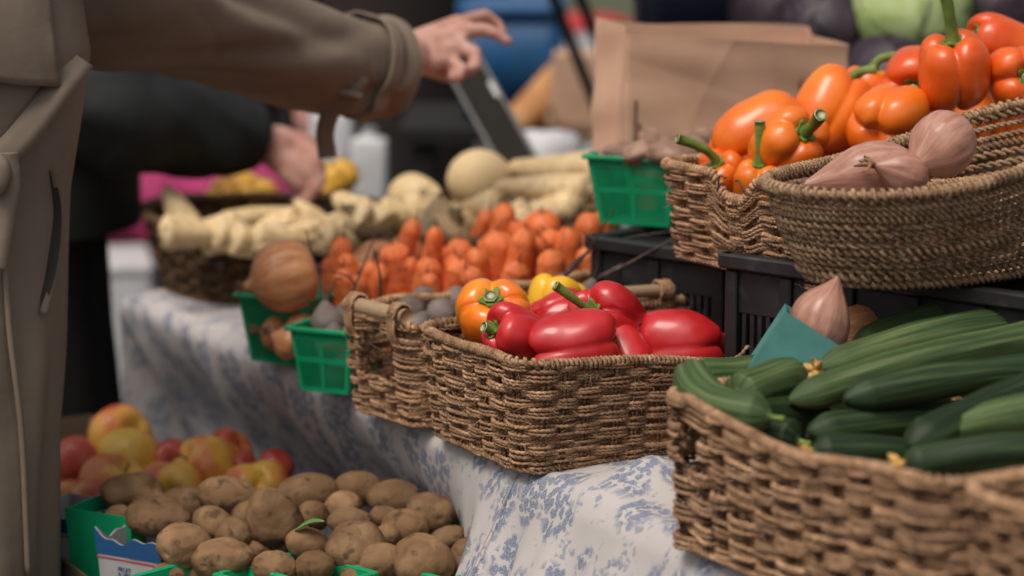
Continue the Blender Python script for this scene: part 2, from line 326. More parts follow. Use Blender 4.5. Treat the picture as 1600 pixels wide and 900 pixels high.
def cloth_mat():
    m = bpy.data.materials.new('toile_tablecloth'); m.use_nodes = True; nt = m.node_tree; N, L = nt.nodes, nt.links
    b = N['Principled BSDF']; at = N.new('ShaderNodeAttribute'); at.attribute_name = 'tuv'
    def noise(scale, detail, src, dist=0.0):
        n = N.new('ShaderNodeTexNoise'); n.inputs['Scale'].default_value = scale; n.inputs['Detail'].default_value = detail
        n.inputs['Distortion'].default_value = dist; L.new(src, n.inputs['Vector']); return n
    def rng_(src, a, c, lo=0., hi=1.):
        r = N.new('ShaderNodeMapRange'); r.inputs[1].default_value = a; r.inputs[2].default_value = c; r.inputs[3].default_value = lo; r.inputs[4].default_value = hi
        r.interpolation_type = 'SMOOTHSTEP'; L.new(src, r.inputs[0]); return r.outputs[0]
    def mult(a, c):
        r = N.new('ShaderNodeMath'); r.operation = 'MULTIPLY'; L.new(a, r.inputs[0]); L.new(c, r.inputs[1]); return r.outputs[0]
    wob = noise(30, 3, at.outputs['Vector'])
    add = N.new('ShaderNodeVectorMath'); add.operation = 'MULTIPLY_ADD'; add.inputs[1].default_value = (.035,)*3
    L.new(wob.outputs['Color'], add.inputs[0]); L.new(at.outputs['Vector'], add.inputs[2])
    vo = N.new('ShaderNodeTexVoronoi'); vo.inputs['Scale'].default_value = 20; vo.inputs['Randomness'].default_value = .85
    mp = N.new('ShaderNodeMapping'); mp.inputs['Scale'].default_value = (1, .72, 1); L.new(add.outputs[0], mp.inputs['Vector']); L.new(mp.outputs[0], vo.inputs['Vector'])
    blob = rng_(vo.outputs['Distance'], .56, .42)
    v2 = N.new('ShaderNodeTexVoronoi'); v2.inputs['Scale'].default_value = 105; v2.inputs['Randomness'].default_value = 1.0
    add2 = N.new('ShaderNodeVectorMath'); add2.operation = 'MULTIPLY_ADD'; add2.inputs[1].default_value = (.010,)*3
    L.new(noise(140, 3, at.outputs['Vector']).outputs['Color'], add2.inputs[0]); L.new(at.outputs['Vector'], add2.inputs[2]); L.new(add2.outputs[0], v2.inputs['Vector'])
    leafy = rng_(v2.outputs['Distance'], .66, .52)
    tone = rng_(noise(420, 3, at.outputs['Vector']).outputs['Fac'], .35, .6, .55, 1.)
    twig = rng_(noise(38, 6, at.outputs['Vector'], 1.2).outputs['Fac'], .56, .62, 0, .6)
    mk1 = mult(mult(blob, leafy), tone)
    mx = N.new('ShaderNodeMath'); mx.operation = 'MAXIMUM'; L.new(mk1, mx.inputs[0]); L.new(mult(twig, leafy), mx.inputs[1])
    amt = N.new('ShaderNodeMath'); amt.operation = 'MULTIPLY'; amt.inputs[1].default_value = .9; L.new(mx.outputs[0], amt.inputs[0])
    base = N.new('ShaderNodeMixRGB'); base.inputs[1].default_value = (.46, .425, .415, 1); base.inputs[2].default_value = (.54, .505, .495, 1)
    L.new(noise(9, 4, at.outputs['Vector']).outputs['Fac'], base.inputs[0])
    mix = N.new('ShaderNodeMixRGB'); L.new(amt.outputs[0], mix.inputs[0]); L.new(base.outputs[0], mix.inputs[1]); mix.inputs[2].default_value = (.115, .16, .255, 1)
    L.new(mix.outputs[0], b.inputs['Base Color']); b.inputs['Roughness'].default_value = .85; b.inputs['Specular IOR Level'].default_value = .2
    wv = noise(900, 2, at.outputs['Vector']); bp = N.new('ShaderNodeBump'); bp.inputs['Strength'].default_value = .15; bp.inputs['Distance'].default_value = .002
    L.new(wv.outputs['Fac'], bp.inputs['Height']); L.new(bp.outputs[0], b.inputs['Normal'])
    return m
M['cloth'] = cloth_mat()
# ------------------------------------------------------------------ the setting: ground, table, cloth, bench
def sstep(a, b, x):
    t = np.clip((np.asarray(x, float)-a)/(b-a), 0, 1); return t*t*(3-2*t)
C0 = pz(196, 462, TZ)[:2]; C1 = pz(1200, 905, TZ)[:2]
E = (C1-C0)/np.linalg.norm(C1-C0); NN = np.array([-E[1], E[0]])          # E along the table front, NN inwards
if NN[1] < 0: NN = -NN
def tp(a, b, z=0.0):                                                      # table coordinates to world
    p = C0+E*a+NN*b; return np.array([p[0], p[1], TZ+z])
def tcoord(p): d = np.asarray(p)[:2]-C0; return d @ E, d @ NN
ROTE = math.atan2(E[1], E[0])

g = MB(); gx = np.linspace(-60, 60, 41); gy = np.linspace(-20, 120, 41)
G = np.stack(np.meshgrid(gx, gy, indexing='ij'), -1); G = np.concatenate([G, np.zeros(G.shape[:2]+(1,))], -1)
g.add(G.reshape(-1, 3), gridq(41, 41)); structure(g.build('ground', M['asphalt'], loc=(0, 0, 0)))
g = MB(); box(g, (-60, 20, -.02), (60, 110, .06)); structure(g.build('grass_verge', M['grass_far'], smooth=False, loc=(0, 0, 0)))

TL, TD = 2.6, 1.35
Mt = np.eye(4); Mt[:2, 0] = E; Mt[:2, 1] = NN; Mt[:3, 3] = (*C0, 0)
tb = thing('display_table', 'wooden trestle table hidden under the toile tablecloth', 'table', (*C0, 0), (0, 0, ROTE))
m = MB()
for i in range(9): box(m, (.01, .012+i*TD/9, TZ-.045), (TL, i*TD/9+TD/9-.004, TZ-.006), .003)
m.build('table_top', M['table_wood'], tb, False)
for a in (.5, TL-.1):
    for b in (.3, TD-.1):
        box(MB(), (0, 0, 0), (1, 1, 1)); m = MB(); box(m, (a-.025, b-.025, 0), (a+.025, b+.025, TZ-.05), .004); m.build('leg', M['table_wood'], tb, False)
tb.matrix_world = Matrix(Mt.tolist())

BUMP_A, BUMP_B = tcoord(pz(1010, 770, TZ))
def cloth_pt(a, b):
    a, b = np.broadcast_arrays(np.asarray(a, float), np.asarray(b, float)); rr = .028
    d = np.maximum(-b, 0); dl = np.maximum(-a, 0)
    def drop(d):
        ph = np.minimum(d/rr, np.pi/2); return rr*np.sin(ph), rr*(1-np.cos(ph))+np.maximum(d-rr*np.pi/2, 0)
    o1, z1 = drop(d); o2, z2 = drop(dl)
    fl = sstep(1.02, 1.32, a)
    dd = np.maximum(d-rr, 0)
    tuck = -.125*sstep(0, .26, dd)+.010*np.sin(a*19+1)*sstep(0, .15, dd)+.006*np.sin(a*43)*sstep(0, .15, dd)
    w = a*2*np.pi/.125+1.1*np.sin(a*7)
    flare = .15*sstep(-.05, .34, dd)+(.014*np.sin(w)+.006*np.sin(2.3*w+1))*sstep(0.0, .16, dd)
    out = o1+tuck*(1-fl)+flare*fl
    out = out-rr                                             # the drop starts right at the table edge
    bi = np.maximum(b, 0)
    x = C0[0]+E[0]*(np.maximum(a, 0)-o2)+NN[0]*(bi-out*(d > 0)-(d <= 0)*0)
    y = C0[1]+E[1]*(np.maximum(a, 0)-o2)+NN[1]*(bi-out*(d > 0))
    # close the small step at the edge: ease the rounding start inwards
    z = TZ-np.maximum(z1, z2)
    z = z+.034*np.exp(-((a-BUMP_A)/.05)**2-((b-BUMP_B)/.06)**2)+.003*np.sin(a*23+b*9)*np.exp(-(b/.12)**2)*(d <= 0)+.004
    z = z+.010*np.exp(-((a-.62)/.08)**2)*np.exp(-(b/.05)**2)
    return np.stack([x, y, z], -1)
# rows: inside the table top, over the edge, down the drop
rr = .028
bs = np.concatenate([np.linspace(TD, .14, 24), np.linspace(.12, 0, 14), -np.linspace(.003, .06, 18), -np.linspace(.07, .46, 52)])
as_ = np.concatenate([-np.linspace(.42, .01, 30), np.linspace(0, TL, 420)])
A, B_ = np.meshgrid(as_, bs, indexing='ij')
# shift the flat part so that the rounding continues it: flat b is measured from the start of the rounding
def cloth_pt2(a, b):
    p = cloth_pt(a, b); 
    flat_ = (b >= 0)
    p[..., 0] = p[..., 0]+np.where(flat_, NN[0]*rr*sstep(.14, 0, b)*1.0, 0); p[..., 1] = p[..., 1]+np.where(flat_, NN[1]*rr*sstep(.14, 0, b)*1.0, 0)
    return p
V = cloth_pt2(A, B_)
tuv = np.stack([A, B_, np.zeros_like(A)], -1)
m = MB(); m.add(V.reshape(-1, 3), gridq(len(as_), len(bs)), None, tuv.reshape(-1, 3))
cl = m.build('tablecloth', M['cloth'], loc=tuple(tp(0, 0)))
tag(cl, 'white tablecloth with blue toile print draped over the display table', 'tablecloth')
sm = cl.modifiers.new('solid', 'SOLIDIFY'); sm.thickness = .0015; sm.offset = -1
# a tassel cord hanging from the cloth near the pepper basket
a0 = tcoord(pz(838, 770, TZ-.03))[0]
t = MB()
p0 = cloth_pt(np.array(a0), np.array(-.02))-np.array([*(NN*.006), 0]); p1 = cloth_pt(np.array(a0), np.array(-.145))-np.array([*(NN*.008), 0])
v, f = ico(2); t.add(v*np.array([.0045, .0045, .006])+p1, None, f); tube(t, np.linspace(p0, p1, 8), .0008, 6)
for i in range(9):
    q = p1+np.array([.006*math.cos(i*.7), .006*math.sin(i*.7), 0]); tube(t, spline([p1, (p1+q)/2+[0, 0, -.01], q+np.array([0, 0, -.03])], 6), [.0018]*5+[.001], 5)
t.build('tassel', M['cloth'], cl, loc=None).matrix_parent_inverse = Matrix.Translation(-cl.location)

bn = thing('low_bench', 'low wooden bench in front of the table carrying potatoes and apples', 'bench', (*C0, 0)); bn.matrix_world = Matrix(Mt.tolist())
BZ = .53
for i in range(3):
    m = MB(); box(m, (-.05, -.06-.105*i-.10, BZ-.03), (1.22, -.06-.105*i, BZ), .003); m.build('plank', M['table_wood'], bn, False)
for a in (0., 1.15):
    for b in (-.1, -.34): m = MB(); box(m, (a-.02, b-.02, 0), (a+.02, b+.02, BZ-.031)); m.build('leg', M['table_wood'], bn, False)

# ------------------------------------------------------------------ woven baskets
class Loop:
    """closed outline with arc length, outward normals"""
    def __init__(s, pts):
        p = np.asarray(pts, float); q = np.vstack([p, p[:1]]); L = np.linalg.norm(np.diff(q, axis=0), axis=1)
        s.s = np.concatenate([[0], np.cumsum(L)]); s.L = s.s[-1]; s.p = q
        T = np.roll(p, -1, 0)-np.roll(p, 1, 0); T /= np.linalg.norm(T, axis=1)[:, None]; nn = np.stack([T[:, 1], -T[:, 0]], -1); s.n = np.vstack([nn, nn[:1]])
    def at(s, u):
        u = np.mod(u, s.L); return (np.stack([np.interp(u, s.s, s.p[:, i]) for i in (0, 1)], -1), np.stack([np.interp(u, s.s, s.n[:, i]) for i in (0, 1)], -1))
    def near(s, x, y): return s.s[np.argmin((s.p[:, 0]-x)**2+(s.p[:, 1]-y)**2)]
def round_rect(w, d, r, k=14):
    pts = []
    for cx, cy, a0 in ((w/2-r, d/2-r, 0), (-w/2+r, d/2-r, 90), (-w/2+r, -d/2+r, 180), (w/2-r, -d/2+r, 270)):
        for i in range(k+1): a = math.radians(a0+90*i/k); pts.append((cx+r*math.cos(a), cy+r*math.sin(a)))
    P = np.array(pts); out = []
    for i in range(len(P)):
        a, b = P[i], P[(i+1) % len(P)]; n = max(1, int(np.linalg.norm(b-a)/.004)); out += [a+(b-a)*j/n for j in range(n)]
    return Loop(out)
def oval(a, b, n=240, pw=2.0):
    t = np.linspace(0, 2*np.pi, n, endpoint=False); c, s = np.cos(t), np.sin(t)
    return Loop(np.stack([a*np.sign(c)*abs(c)**(2/pw), b*np.sign(s)*abs(s)**(2/pw)], -1))
def rope(mb, P, O, R, pitch=.014, n=6, ell=.52, ph=0.0, strands=1, closed=False):
    """twisted rope along P with outward vectors O"""
    P = np.asarray(P, float)
    if closed: T = np.roll(P, -1, 0)-np.roll(P, 1, 0)
    else: T = np.gradient(P, axis=0)
    T /= np.linalg.norm(T, axis=1)[:, None]+1e-12
    U = O-T*(O*T).sum(1)[:, None]; U /= np.linalg.norm(U, axis=1)[:, None]+1e-12; Bv = np.cross(T, U)
    s = np.concatenate([[0], np.cumsum(np.linalg.norm(np.diff(P, axis=0), axis=1))]); tw = s/pitch*2*np.pi+ph
    if closed: tot = round((s[-1]+np.linalg.norm(P[0]-P[-1]))/pitch); tw = s/(s[-1]+np.linalg.norm(P[0]-P[-1])+1e-9)*tot*2*np.pi+ph
    R = np.broadcast_to(np.asarray(R, float), (len(P),))
    al = np.linspace(0, 2*np.pi, n, endpoint=False)
    for k in range(strands):
        t2 = tw+k*2*np.pi/strands
        u = np.cos(t2)[:, None]*U+np.sin(t2)[:, None]*Bv; v = -np.sin(t2)[:, None]*U+np.cos(t2)[:, None]*Bv
        if strands == 1: V = P[:, None]+R[:, None, None]*(np.cos(al)[None, :, None]*u[:, None]+ell*np.sin(al)[None, :, None]*v[:, None])
        else:
            C = P+u*(R*.48)[:, None]
            V = C[:, None]+(R*.56)[:, None, None]*(np.cos(al)[None, :, None]*u[:, None]+np.sin(al)[None, :, None]*v[:, None])
        mb.add(V.reshape(-1, 3), gridq(len(P), n, closed, True))
def basket(name, label, loop, h, loc, rotz, style='block', flare=.02, rowd=.0036, per_band=3, spacing=.033, seg=.0022, amp=.0045, rise=None,
           holes=(), rim_r=.0045, mat='rope', tilt=None, rows=None, rope_r=None, rim_drop=None, stake_r=.0031, group='woven baskets on the stall', fuzz=0):
    t = thing(name, label, 'basket', loc, (0, 0, rotz), group)
    if tilt is not None: t.rotation_euler = (Matrix.Rotation(tilt[0], 3, Vector((tilt[1], tilt[2], 0)).normalized()) @ Matrix.Rotation(rotz, 3, 'Z')).to_euler()
    ns = max(4, int(round(loop.L/spacing/2))*2); sp = loop.L/ns
    rise = rise or (lambda s: 0*s)
    nrow = rows or int(h/rowd); rowd = h/nrow; R = rope_r or rowd*.74
    seed = int(abs(loc[0]*1e4)+abs(loc[1]*1e3)); w1 = Wob(seed, 6, 30); lw = Wob(seed+1, 6, 12)
    def fl(z): return flare*(np.clip(z/h, 0, 1.3))**.85
    def pos(s, z, off):
        p, nrm = loop.at(s); f = (h+rise(s))/h; zz = z*f
        o = fl(z)+off
        return np.concatenate([p+nrm*np.asarray(o)[:, None], zz[:, None]], 1), np.concatenate([nrm, 0*nrm[:, :1]], 1)
    def inhole(s, z):
        k = np.zeros(len(s), bool)
        for (s0, half, z0, z1) in holes:
            d = (s-s0+loop.L/2) % loop.L-loop.L/2; k |= (abs(d) < half*(1-.25*((z-(z0+z1)/2)/((z1-z0)/2))**2)) & (z > z0) & (z < z1)
        return k
    pk = np.random.default_rng(seed+2).normal(size=(5, 2))*.0026; kk = np.array([3, 5, 8, 13, 17])
    def warp(s): return sum(pk[j, 0]*np.sin(2*np.pi*kk[j]*s/loop.L)+pk[j, 1]*np.cos(2*np.pi*kk[j]*s/loop.L) for j in range(5))
    N = int(loop.L/seg); N = int(round(N/ns))*ns
    S = np.arange(N)*loop.L/N
    rg = np.random.default_rng(seed)
    for k in range(nrow):
        z = (k+.5)*rowd; band = k//per_band; ph = np.pi*(band % 2)
        if style == 'block':
            wv = np.cos(np.pi*(S+warp(S))/sp+ph); off = amp*np.sign(wv)*abs(wv)**.7*(1+.38*lw(np.stack([S*7, 0*S+band*3.3, 0*S], -1)))
            sq = 1+.10*np.cos(2*np.pi*S/sp)                              # ropes crowd where they cross
            zz = z+.0014*w1(np.stack([S, 0*S+k*1.7, 0*S], -1))
            zc = (band+.5)*per_band*rowd; zz = zc+(zz-zc)*(1.10+.16*wv)
        else:
            off = .0006*w1(np.stack([S, 0*S+k*1.7, 0*S], -1)); zz = z+.0007*w1(np.stack([S*2, 0*S+k*2.9, 0*S+1], -1))
        P, O = pos(S, zz, off)
        Rk = R*rg.uniform(.86, 1.12)*(1+.16*w1(np.stack([S*1.7, 0*S+k*5.1, 0*S+3], -1)))
        mb = MB(); hm = inhole(S, z)
        if not hm.any():
            rope(mb, P, O, Rk, pitch=(.0125 if style == 'block' else .022)*(1+.1*rg.normal()), ph=rg.uniform(0, 6) if style == 'block' else k*np.pi/2*1.0, closed=True, strands=1 if style == 'block' else 2, n=6 if style == 'block' else 5)
        else:
            st = np.where(hm)[0][0]; idx = np.roll(np.arange(N), -st); hm2 = hm[idx]; run = []
            for i, hh in zip(list(idx)+[-1], list(hm2)+[True]):
                if not hh: run.append(i)
                else:
                    if len(run) > 6: rope(mb, P[run], O[run], Rk[run], pitch=.015, ph=rg.uniform(0, 6), strands=1 if style == 'block' else 2, n=6 if style == 'block' else 5)
                    run = []
        mb.build('woven_row', M[mat], t)
    # upright stakes
    if style == 'block':
        for i in range(ns):
            s0 = i*sp-float(warp(np.array(i*sp))); parts_ = {}
            for dx in (-.0024, .0024):
                zz = np.linspace(.0, h*1.0, 26); s = np.full(26, s0+dx); P, O = pos(s, zz, 0*zz)
                keep = ~np.array([inhole(np.array([s0]), z)[0] for z in zz])
                runs = []; cur = []
                for j in range(26):
                    if keep[j]: cur.append(j)
                    else:
                        if len(cur) > 3: runs.append(cur)
                        cur = []
                if len(cur) > 3: runs.append(cur)
                for r_ in runs: rope(parts_.setdefault(r_[0] > 3, MB()), P[r_], O[r_], stake_r, pitch=.011, n=5, ell=.7, ph=i)
            for q_ in parts_.values(): q_.build('stake', M[mat], t)
    # wrapped rim: a core with a coil round it
    Sr = np.arange(0, loop.L, .004); P, O = pos(Sr, np.full(len(Sr), h+rim_r*.5), np.zeros(len(Sr)))
    if rim_drop is not None: P[:, 2] -= rim_drop(Sr)
    mb = MB(); rope(mb, P, O, rim_r*.8, pitch=.03, n=6, ell=.95, closed=True)
    turns = int(loop.L/.0062); N2 = turns*10; S2 = np.arange(N2)*loop.L/N2; P2, O2 = pos(S2, np.full(N2, h+rim_r*.5), np.zeros(N2))
    if rim_drop is not None: P2[:, 2] -= rim_drop(S2)
    T2 = np.roll(P2, -1, 0)-np.roll(P2, 1, 0); T2 /= np.linalg.norm(T2, axis=1)[:, None]; Bv = np.cross(T2, O2)
    ang = S2/loop.L*turns*2*np.pi; jit = 1+.07*w1(np.stack([S2*3, 0*S2, 0*S2+8], -1))
    C2 = P2+(rim_r*jit)[:, None]*(np.cos(ang)[:, None]*O2+np.sin(ang)[:, None]*Bv)
    rope(mb, C2, np.cos(ang)[:, None]*O2+np.sin(ang)[:, None]*Bv, .0030, pitch=.02, n=5, ell=.8, closed=True)
    mb.build('rim', M[mat], t)
    # bottom edge coil and woven floor
    P, O = pos(Sr, np.full(len(Sr), .002), np.full(len(Sr), .001)); mb = MB(); rope(mb, P, O, rim_r*.95, pitch=.016, n=6, ell=.6, strands=2, closed=True); mb.build('base_cord', M[mat], t)
    c = loop.p[:-1:4]; mb = MB(); rings = [np.concatenate([c*k, np.full((len(c), 1), .005)], 1) for k in (.995, .6, .2, .001)]
    mb.add(np.vstack(rings), gridq(4, len(c), False, True)); mb.build('floor_mat', M[mat], t)
    if fuzz:                                                  # stray fibres sticking out of the weave
        mb = MB(); rg2 = np.random.default_rng(seed+3)
        for _ in range(fuzz):
            s0, z0 = rg2.uniform(0, loop.L), rg2.uniform(.05, 1.02)*h; q0, o0 = pos(np.array([s0]), np.array([z0]), np.array([amp*.9])); p, nrm = q0[0], o0[0]
            tg = np.array([-nrm[1], nrm[0], 0]); L_ = rg2.uniform(.006, .020); dd_ = tg*rg2.normal()+np.array([0, 0, rg2.normal()*.7])+nrm*rg2.uniform(.15, .7); dd_ = unit(dd_)
            tube(mb, spline([p, p+dd_*L_*.5+rg2.normal(size=3)*.0012, p+dd_*L_+rg2.normal(size=3)*.003], 5), [.0004, .0004, .00035, .0003, .0002], 3, cap=False)
        fz = mb.build('loose_fibres', M[mat], t); fz['kind'] = 'stuff'
    return t, loop, pos
def handle(t, pos, loop, s0, length, z, r=.0085, out=0.0, mat='rope', lift=0.0):
    """a wooden dowel lashed to the rim, with its two rope lashings as sub-parts"""
    P, O = pos(np.array([s0-length/2, s0, s0+length/2]), np.full(3, z), np.full(3, out)); a, b = P[0], P[2]
    m = MB(); L = np.linspace(a, b, 12); tube(m, L, [r*.93]+[r]*10+[r*.93], 14); dw = m.build('handle', M['dowel'], t)
    d = unit(b-a); o = unit(O[1]-d*(O[1] @ d)); bb = np.cross(d, o)
    for f in (.13, .87):
        c = a+(b-a)*f; ang = np.linspace(0, 2*np.pi*5, 90); x = np.linspace(-.010, .010, 90)
        rr_ = r+.0022+.0006*np.sin(ang*.7)
        C = c+d*x[:, None]+rr_[:, None]*(np.cos(ang)[:, None]*o+1.15*np.sin(ang)[:, None]*bb) if np.ndim(rr_) else c
        m = MB(); rope(m, C, np.cos(ang)[:, None]*o+np.sin(ang)[:, None]*bb, .0026, pitch=.015, n=6, ell=.75)
        for k in range(3):
            q = c+d*(k-1)*.006; tube(m, spline([q+o*r, q+o*(r+.002)+[0, 0, -.02], q+o*.004+[0, 0, -.038]], 8), .0024, 6)
        m.build('lashing', M[mat], dw)
    return dw
def rect_anchor(L, F, B):
    """rectangle from three rim corners: left, front, back"""
    L, F, B = (np.asarray(p)[:2] for p in (L, F, B)); e = unit(F-L); n = np.array([-e[1], e[0]])
    if n @ (B-L) < 0: n = -n
    w, d = np.linalg.norm(F-L), (B-L) @ n
    print('skew', math.degrees(math.acos(unit(F-L) @ unit(B-L))), w, d)
    q = unit(n+.75*(unit(B-L)-n)); e = np.array([q[1], -q[0]]); e = e if e @ (F-L) > 0 else -e; n = q; d = np.linalg.norm(B-L)
    c = (L+F)/2+n*d/2
    return c, e, n, w, d

# red pepper basket
h = .128
Lp, Fp, Bp = pz(658, 522, TZ+h), pz(830, 578, TZ+h), pz(1125, 474, TZ+h)
c, e, n, w, d = rect_anchor(Lp, Fp, Bp); fl = .014
RB = dict(c=c, e=e, n=n, w=w, d=d)
print('red basket', c, w, d)
d += .065; w += .012; c = c+n*.0225+e*0
lp = round_rect(d-2*fl, w-2*fl, .022)          # local x = n, local y = -e
rz = math.atan2(n[1], n[0])
sF = lp.near((d-2*fl)*.14, -(w-2*fl)/2)         # the front long side faces local -y
def red_rise(s):
    dd = (s-sF+lp.L/2) % lp.L-lp.L/2
    return -.025*np.exp(-(dd/.17)**2)+.0018*np.sin(s*31)
s_hole = lp.near(.055, -(w-2*fl)/2)
basket('wicker_basket', 'rectangular seagrass basket full of red peppers in the middle of the table', lp, h, (c[0], c[1], TZ+.006), rz, flare=fl, rise=red_rise,
       holes=((lp.near(.075, -(w-2*fl)/2), .022, .092, .125),), seg=.0021, fuzz=420)
RBT = bpy.data.objects['wicker_basket']
_p = lambda s, z, off: None
def basket_pos(loop, h, flare, rise=lambda s: 0*s):
    def pos(s, z, off):
        p, nrm = loop.at(s); f = (h+rise(s))/h
        return np.concatenate([p+nrm*(flare*np.clip(z/h, 0, 1.3)**.85+off)[:, None], (z*f)[:, None]], 1), np.concatenate([nrm, 0*nrm[:, :1]], 1)
    return pos
handle(RBT, basket_pos(lp, h, fl, red_rise), lp, lp.near(.07, (w-2*fl)/2), .11, h+.017)
# loose fibre loop on its front rim
pz0 = basket_pos(lp, h, fl, red_rise)
P, O = pz0(np.array([sF-.035, sF-.02, sF-.008, sF+.002]), np.array([h+.004, h+.016, h+.026, h+.006]), np.array([.004, .006, .004, .004]))
m = MB(); C = spline(P, 24); rope(m, C, np.tile([[0, 0, 1.]], (24, 1))+.01*np.random.default_rng(1).normal(size=(24, 3)), .0026, pitch=.012); m.build('loose_strand', M['rope'], RBT)

# beet basket with the dowel handles
h2 = .125
La, Fa = pz(532, 492, TZ+h2), pz(650, 524, TZ+h2)
e2 = unit((Fa-La)[:2]); n2 = np.array([-e2[1], e2[0]]); n2 = n2 if n2[1] > 0 else -n2
w2 = np.linalg.norm((Fa-La)[:2]); d2 = .44; fl2 = .010
c2 = (La+Fa)[:2]/2+n2*d2/2
BB = dict(c=c2, e=e2, n=n2, w=w2, d=d2); print('beet basket', c2, w2)
lp2 = round_rect(d2-2*fl2, w2-2*fl2, .02)
sh = lp2.near(-(d2-2*fl2)/2, 0); sh2 = lp2.near((d2-2*fl2)/2, 0)
BBT, _, pos2 = basket('wicker_basket', 'narrow seagrass basket of beets with a wooden dowel handle on its end', lp2, h2, (c2[0], c2[1], TZ+.006), math.atan2(n2[1], n2[0]), flare=fl2,
       holes=((sh, .036, .052, .112), (sh2, .036, .052, .112)), seg=.0023, fuzz=240, rise=lambda s: .003*np.sin(s*40))
handle(BBT, pos2, lp2, sh, .125, h2+.014, r=.0105); handle(BBT, pos2, lp2, sh2, .115, h2+.012, r=.0105)

# cucumber basket
h3 = .152
L3, F3 = pz(1026, 626, TZ+h3), pz(1476, 776, TZ+h3)
e3 = unit((F3-L3)[:2]); n3 = np.array([-e3[1], e3[0]]); n3 = n3 if n3[1] > 0 else -n3
w3 = np.linalg.norm((F3-L3)[:2]); d3 = .36; fl3 = .012; c3 = (L3+F3)[:2]/2+n3*d3/2
CB = dict(c=c3, e=e3, n=n3, w=w3, d=d3); print('cuke basket', c3, w3)
lp3 = round_rect(d3-2*fl3, w3-2*fl3, .028)
sc = lp3.near(-(d3-2*fl3)/2, 0); sc0 = lp3.near(-(d3-2*fl3)/2, (w3-2*fl3)/2-.05)
dsn = ((sc-sc0+lp3.L/2) % lp3.L)-lp3.L/2
def cuke_rise(s):
    dd = (s-sc+lp3.L/2) % lp3.L-lp3.L/2
    return -.016*np.exp(-(dd/.10)**2)+.004*np.exp(-((s-sc0+.0)/.02)**2)
CBT, _, pos3 = basket('wicker_basket', 'large seagrass basket heaped with cucumbers nearest the camera', lp3, h3, (c3[0], c3[1], TZ+.006), math.atan2(n3[1], n3[0]), flare=fl3, rise=cuke_rise,
       holes=((sc0, .014, .085, .132),), seg=.0030, rowd=.0048, spacing=.036, amp=.0055)

cD = c3+e3*(w3+.018)+n3*.005
lpD = round_rect(d3-2*fl3, .30, .028)
basket('wicker_basket', 'seagrass basket cut off by the lower right corner, beside the cucumbers', lpD, h3, (cD[0]-e3[0]*(w3/2-.15), cD[1]-e3[1]*(w3/2-.15), TZ+.006), math.atan2(n3[1], n3[0]), flare=fl3, seg=.0034, rowd=.0048, spacing=.036, amp=.0055)

# ------------------------------------------------------------------ black crates behind
def crate(name, label, w, d, h, group='black plastic crates', slots=True):
    t = thing(name, label, 'crate', (0, 0, 0), group=group)
    th = .006
    def wall(L, nm):                                   # panel in the xz plane at y=0, facing -y
        m = MB(); box(m, (0, 0, h*.70), (L, th, h-.018), .001); box(m, (0, 0, 0), (L, th, .022), .001)
        k = max(3, int(L/.085)); p = m.build(nm, M['black_pl'], t, False)
        n_ = int(L/.0115); mm = MB()
        for i in range(n_+1): box(mm, (i*L/n_-.0028, .001, .022), (i*L/n_+.0028, th-.001, h*.70))
        mm.build('slot_bars', M['black_pl'], p, False)
        for i in range(k+1):
            x = min(max(i*L/k, .008), L-.008); q = MB(); box(q, (x-.008, -.006, 0), (x+.008, -.0005, h-.020), .0015); q.build('rib', M['black_pl'], p, False)
        f = MB(); box(f, (-.008, -.012, h-.0175), (L+.008, th+.002, h), .0025); f.build('top_flange', M['black_pl'], p, False)
        return p
    p = wall(w, 'side_panel'); p.location = (-w/2, -d/2, 0)
    p = wall(w, 'side_panel'); p.location = (w/2, d/2, 0); p.rotation_euler = (0, 0, math.pi)
    p = wall(d, 'side_panel'); p.location = (w/2, -d/2, 0); p.rotation_euler = (0, 0, math.pi/2)
    p = wall(d, 'side_panel'); p.location = (-w/2, d/2, 0); p.rotation_euler = (0, 0, -math.pi/2)
    m = MB(); box(m, (-w/2, -d/2, h-.022), (w/2, d/2, h-.012)); m.build('deck', M['black_pl'], t, False)
    return t
UZ = TZ+.20
k0, k1 = pz(928, 372, UZ), pz(1087, 394, UZ); ke = unit((k1-k0)[:2]); kn = np.array([-ke[1], ke[0]]); kn = kn if kn[1] > 0 else -kn
CW = .32
crA = crate('black_crate', 'black plastic crate under the green box of roots', CW, .40, .20)
pc = k0[:2]+ke*CW/2+kn*.20; crA.location = (*pc, TZ+.004); crA.rotation_euler = (0, 0, math.atan2(ke[1], ke[0]))
SZ = UZ+.034
crB = crate('black_crate', 'black plastic crate under the shallot basket behind the cucumbers', .52, .30, .234)
pc = k0[:2]+ke*(CW+.03+.26)+kn*(.15-.16); crB.location = (*pc, TZ+.004); crB.rotation_euler = (0, 0, math.atan2(ke[1], ke[0]))
print('crates', k0, ke)

